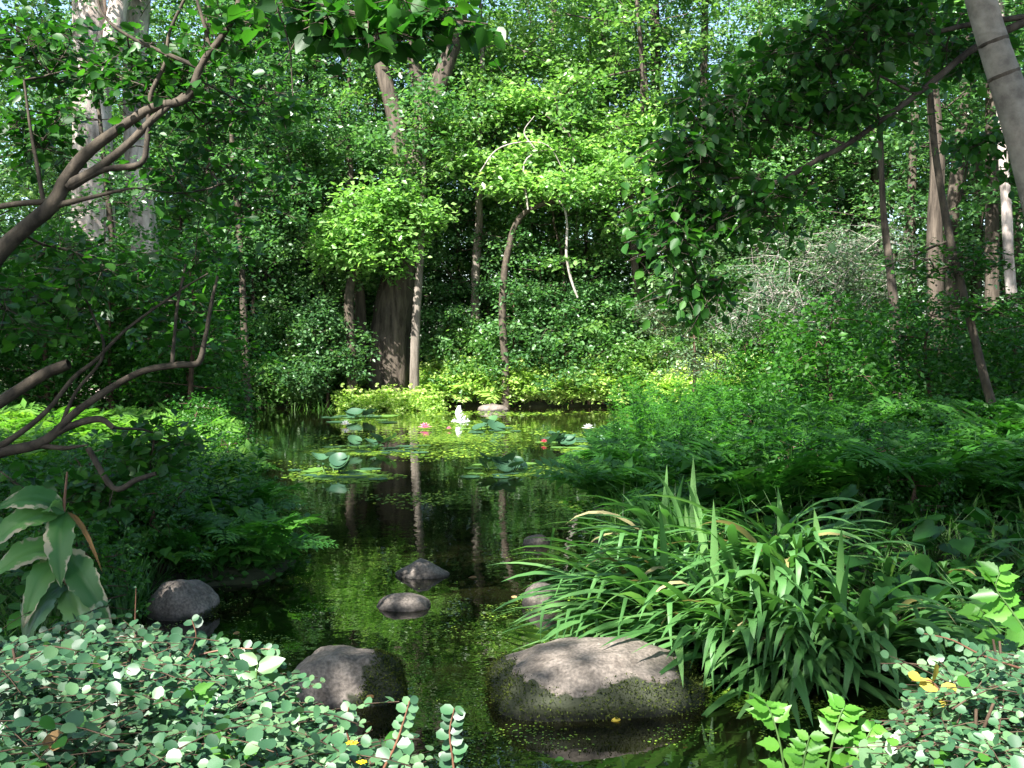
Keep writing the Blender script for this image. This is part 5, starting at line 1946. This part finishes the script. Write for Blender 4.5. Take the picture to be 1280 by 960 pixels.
h1 = herb('broad round leaved herb in the green bank above the stained boulder', 'round leaved herbs on the left bank', 16, .10, .22, 'fern', 'heart')
spread(h1, pxspots([(190, 380, 6.3, 8.8)], 60, .6, 1.2, .18))
for q_, (px_, py_) in enumerate([(250, 722), (275, 716), (300, 714), (325, 712), (345, 706), (358, 694), (366, 680), (362, 664), (340, 705), (312, 700), (285, 704), (262, 708)]):
    o = copy_tree(h1)
    c_ = G(px_, py_, .05)
    o.location = (c_[0], c_[1], .02)
    o.scale = (.75, .75, .8)
    o.rotation_euler = (0, 0, q_ * 1.7)
    o['label'] = 'round leaved herb hanging over the waterline of the left bank'
    o['group'] = 'herbs at the left waterline'
    zlabel(o, c_[0], c_[1])
h2 = herb('dim broad leaved herb in the shade at the right behind the iris', 'broad leaved herbs on the right bank', 14, .13, .3, 'deep', 'heart')
spread(h2, pxspots([(1080, 1380, 4.9, 8), (800, 1000, 6.6, 8)], 34, .7, 1.2, .25))
h3 = herb('leafy herb filling the gap between fern and iris at the water edge', 'leafy herbs at the right shore', 18, .075, .26, 'fern', 'oval')
spread(h3, pxspots([(700, 840, 6.3, 12), (1080, 1300, 5, 7)], 40, .7, 1.3, .2))
h4 = herb('large maple like leaves lit dimly on the right bank under the thin leaning stem', 'big leaved saplings on the right bank', 9, .24, .55, 'cool', 'heart', 'big_leaved_sapling')
spread(h4, [(*gp(1190, 640), 1.0), (*gp(1125, 650), .9), (*gp(1235, 625), .9), (*gp(1080, 600), .9)])
h5 = herb('tall leafy weed at the near left shore between fern and blotched plant', 'leafy weeds on the left bank', 18, .10, .38, 'deep', 'oval')
spread(h5, pxspots([(-60, 200, 4.8, 7.5)], 34, .7, 1.2, .22))

# ground cover of small leaves and grass on the banks (nobody could count it)
mb = MB()
gm = MB()
for (n, xa, xb, ya, yb, ls, hh) in [(22000, .2, 13, 4.6, 24, .05, .28), (16000, -13, -.8, 4.2, 24, .05, .22), (9000, -9, 12, 24.8, 29, .10, .5), (3500, -3, 3, .6, 3.6, .03, .12), (9000, -3.6, -1.0, 4.8, 9.5, .045, .16), (5000, 0.3, 4.5, 4.4, 7.5, .04, .12)]:
    x = rng.uniform(xa, xb, n)
    y = ya + (yb - ya) * rng.random(n) ** 1.6
    sd = sdist(x, y)
    ok = sd > -.03
    x, y = x[ok], y[ok]
    z = terrain(x, y)
    m = len(x)
    cl = .5 + .5 * wob(x * 2.3, y * 2.1)
    z = z + rng.random(m) * hh * (.3 + .7 * cl)
    nn = rng.normal(size=(m, 3)) * .5
    nn[:, 2] += 1
    put(mb, 'diamond', np.stack([x, y, z], 1), rng.normal(size=(m, 3)), nn, ls * rng.uniform(.6, 1.4, m), 1.1, np.clip(.5 * cl + .5 * rng.random(m), 0, 1))
tag(mb.build('ground_cover', 'fern'), kind='stuff', label='low leafy ground cover over both banks', cat='ground cover')
nb = 26000
x = rng.uniform(-13, 13, nb)
y = 4.4 + 22 * rng.random(nb) ** 1.5
ok = sdist(x, y) > .02
x, y = x[ok], y[ok]
m = len(x)
pos = np.stack([x, y, terrain(x, y)], 1)
d = rng.normal(size=(m, 3)) * .4
d[:, 2] = 1
put(gm, 'narrow', pos, d, nrm(rng.normal(size=(m, 3))), rng.uniform(.12, .38, m), .32)
tag(gm.build('grass', 'grass'), kind='stuff', label='grass between the plants of both banks', cat='grass')
for me in list(bpy.data.meshes):
    if me.users == 0: bpy.data.meshes.remove(me)
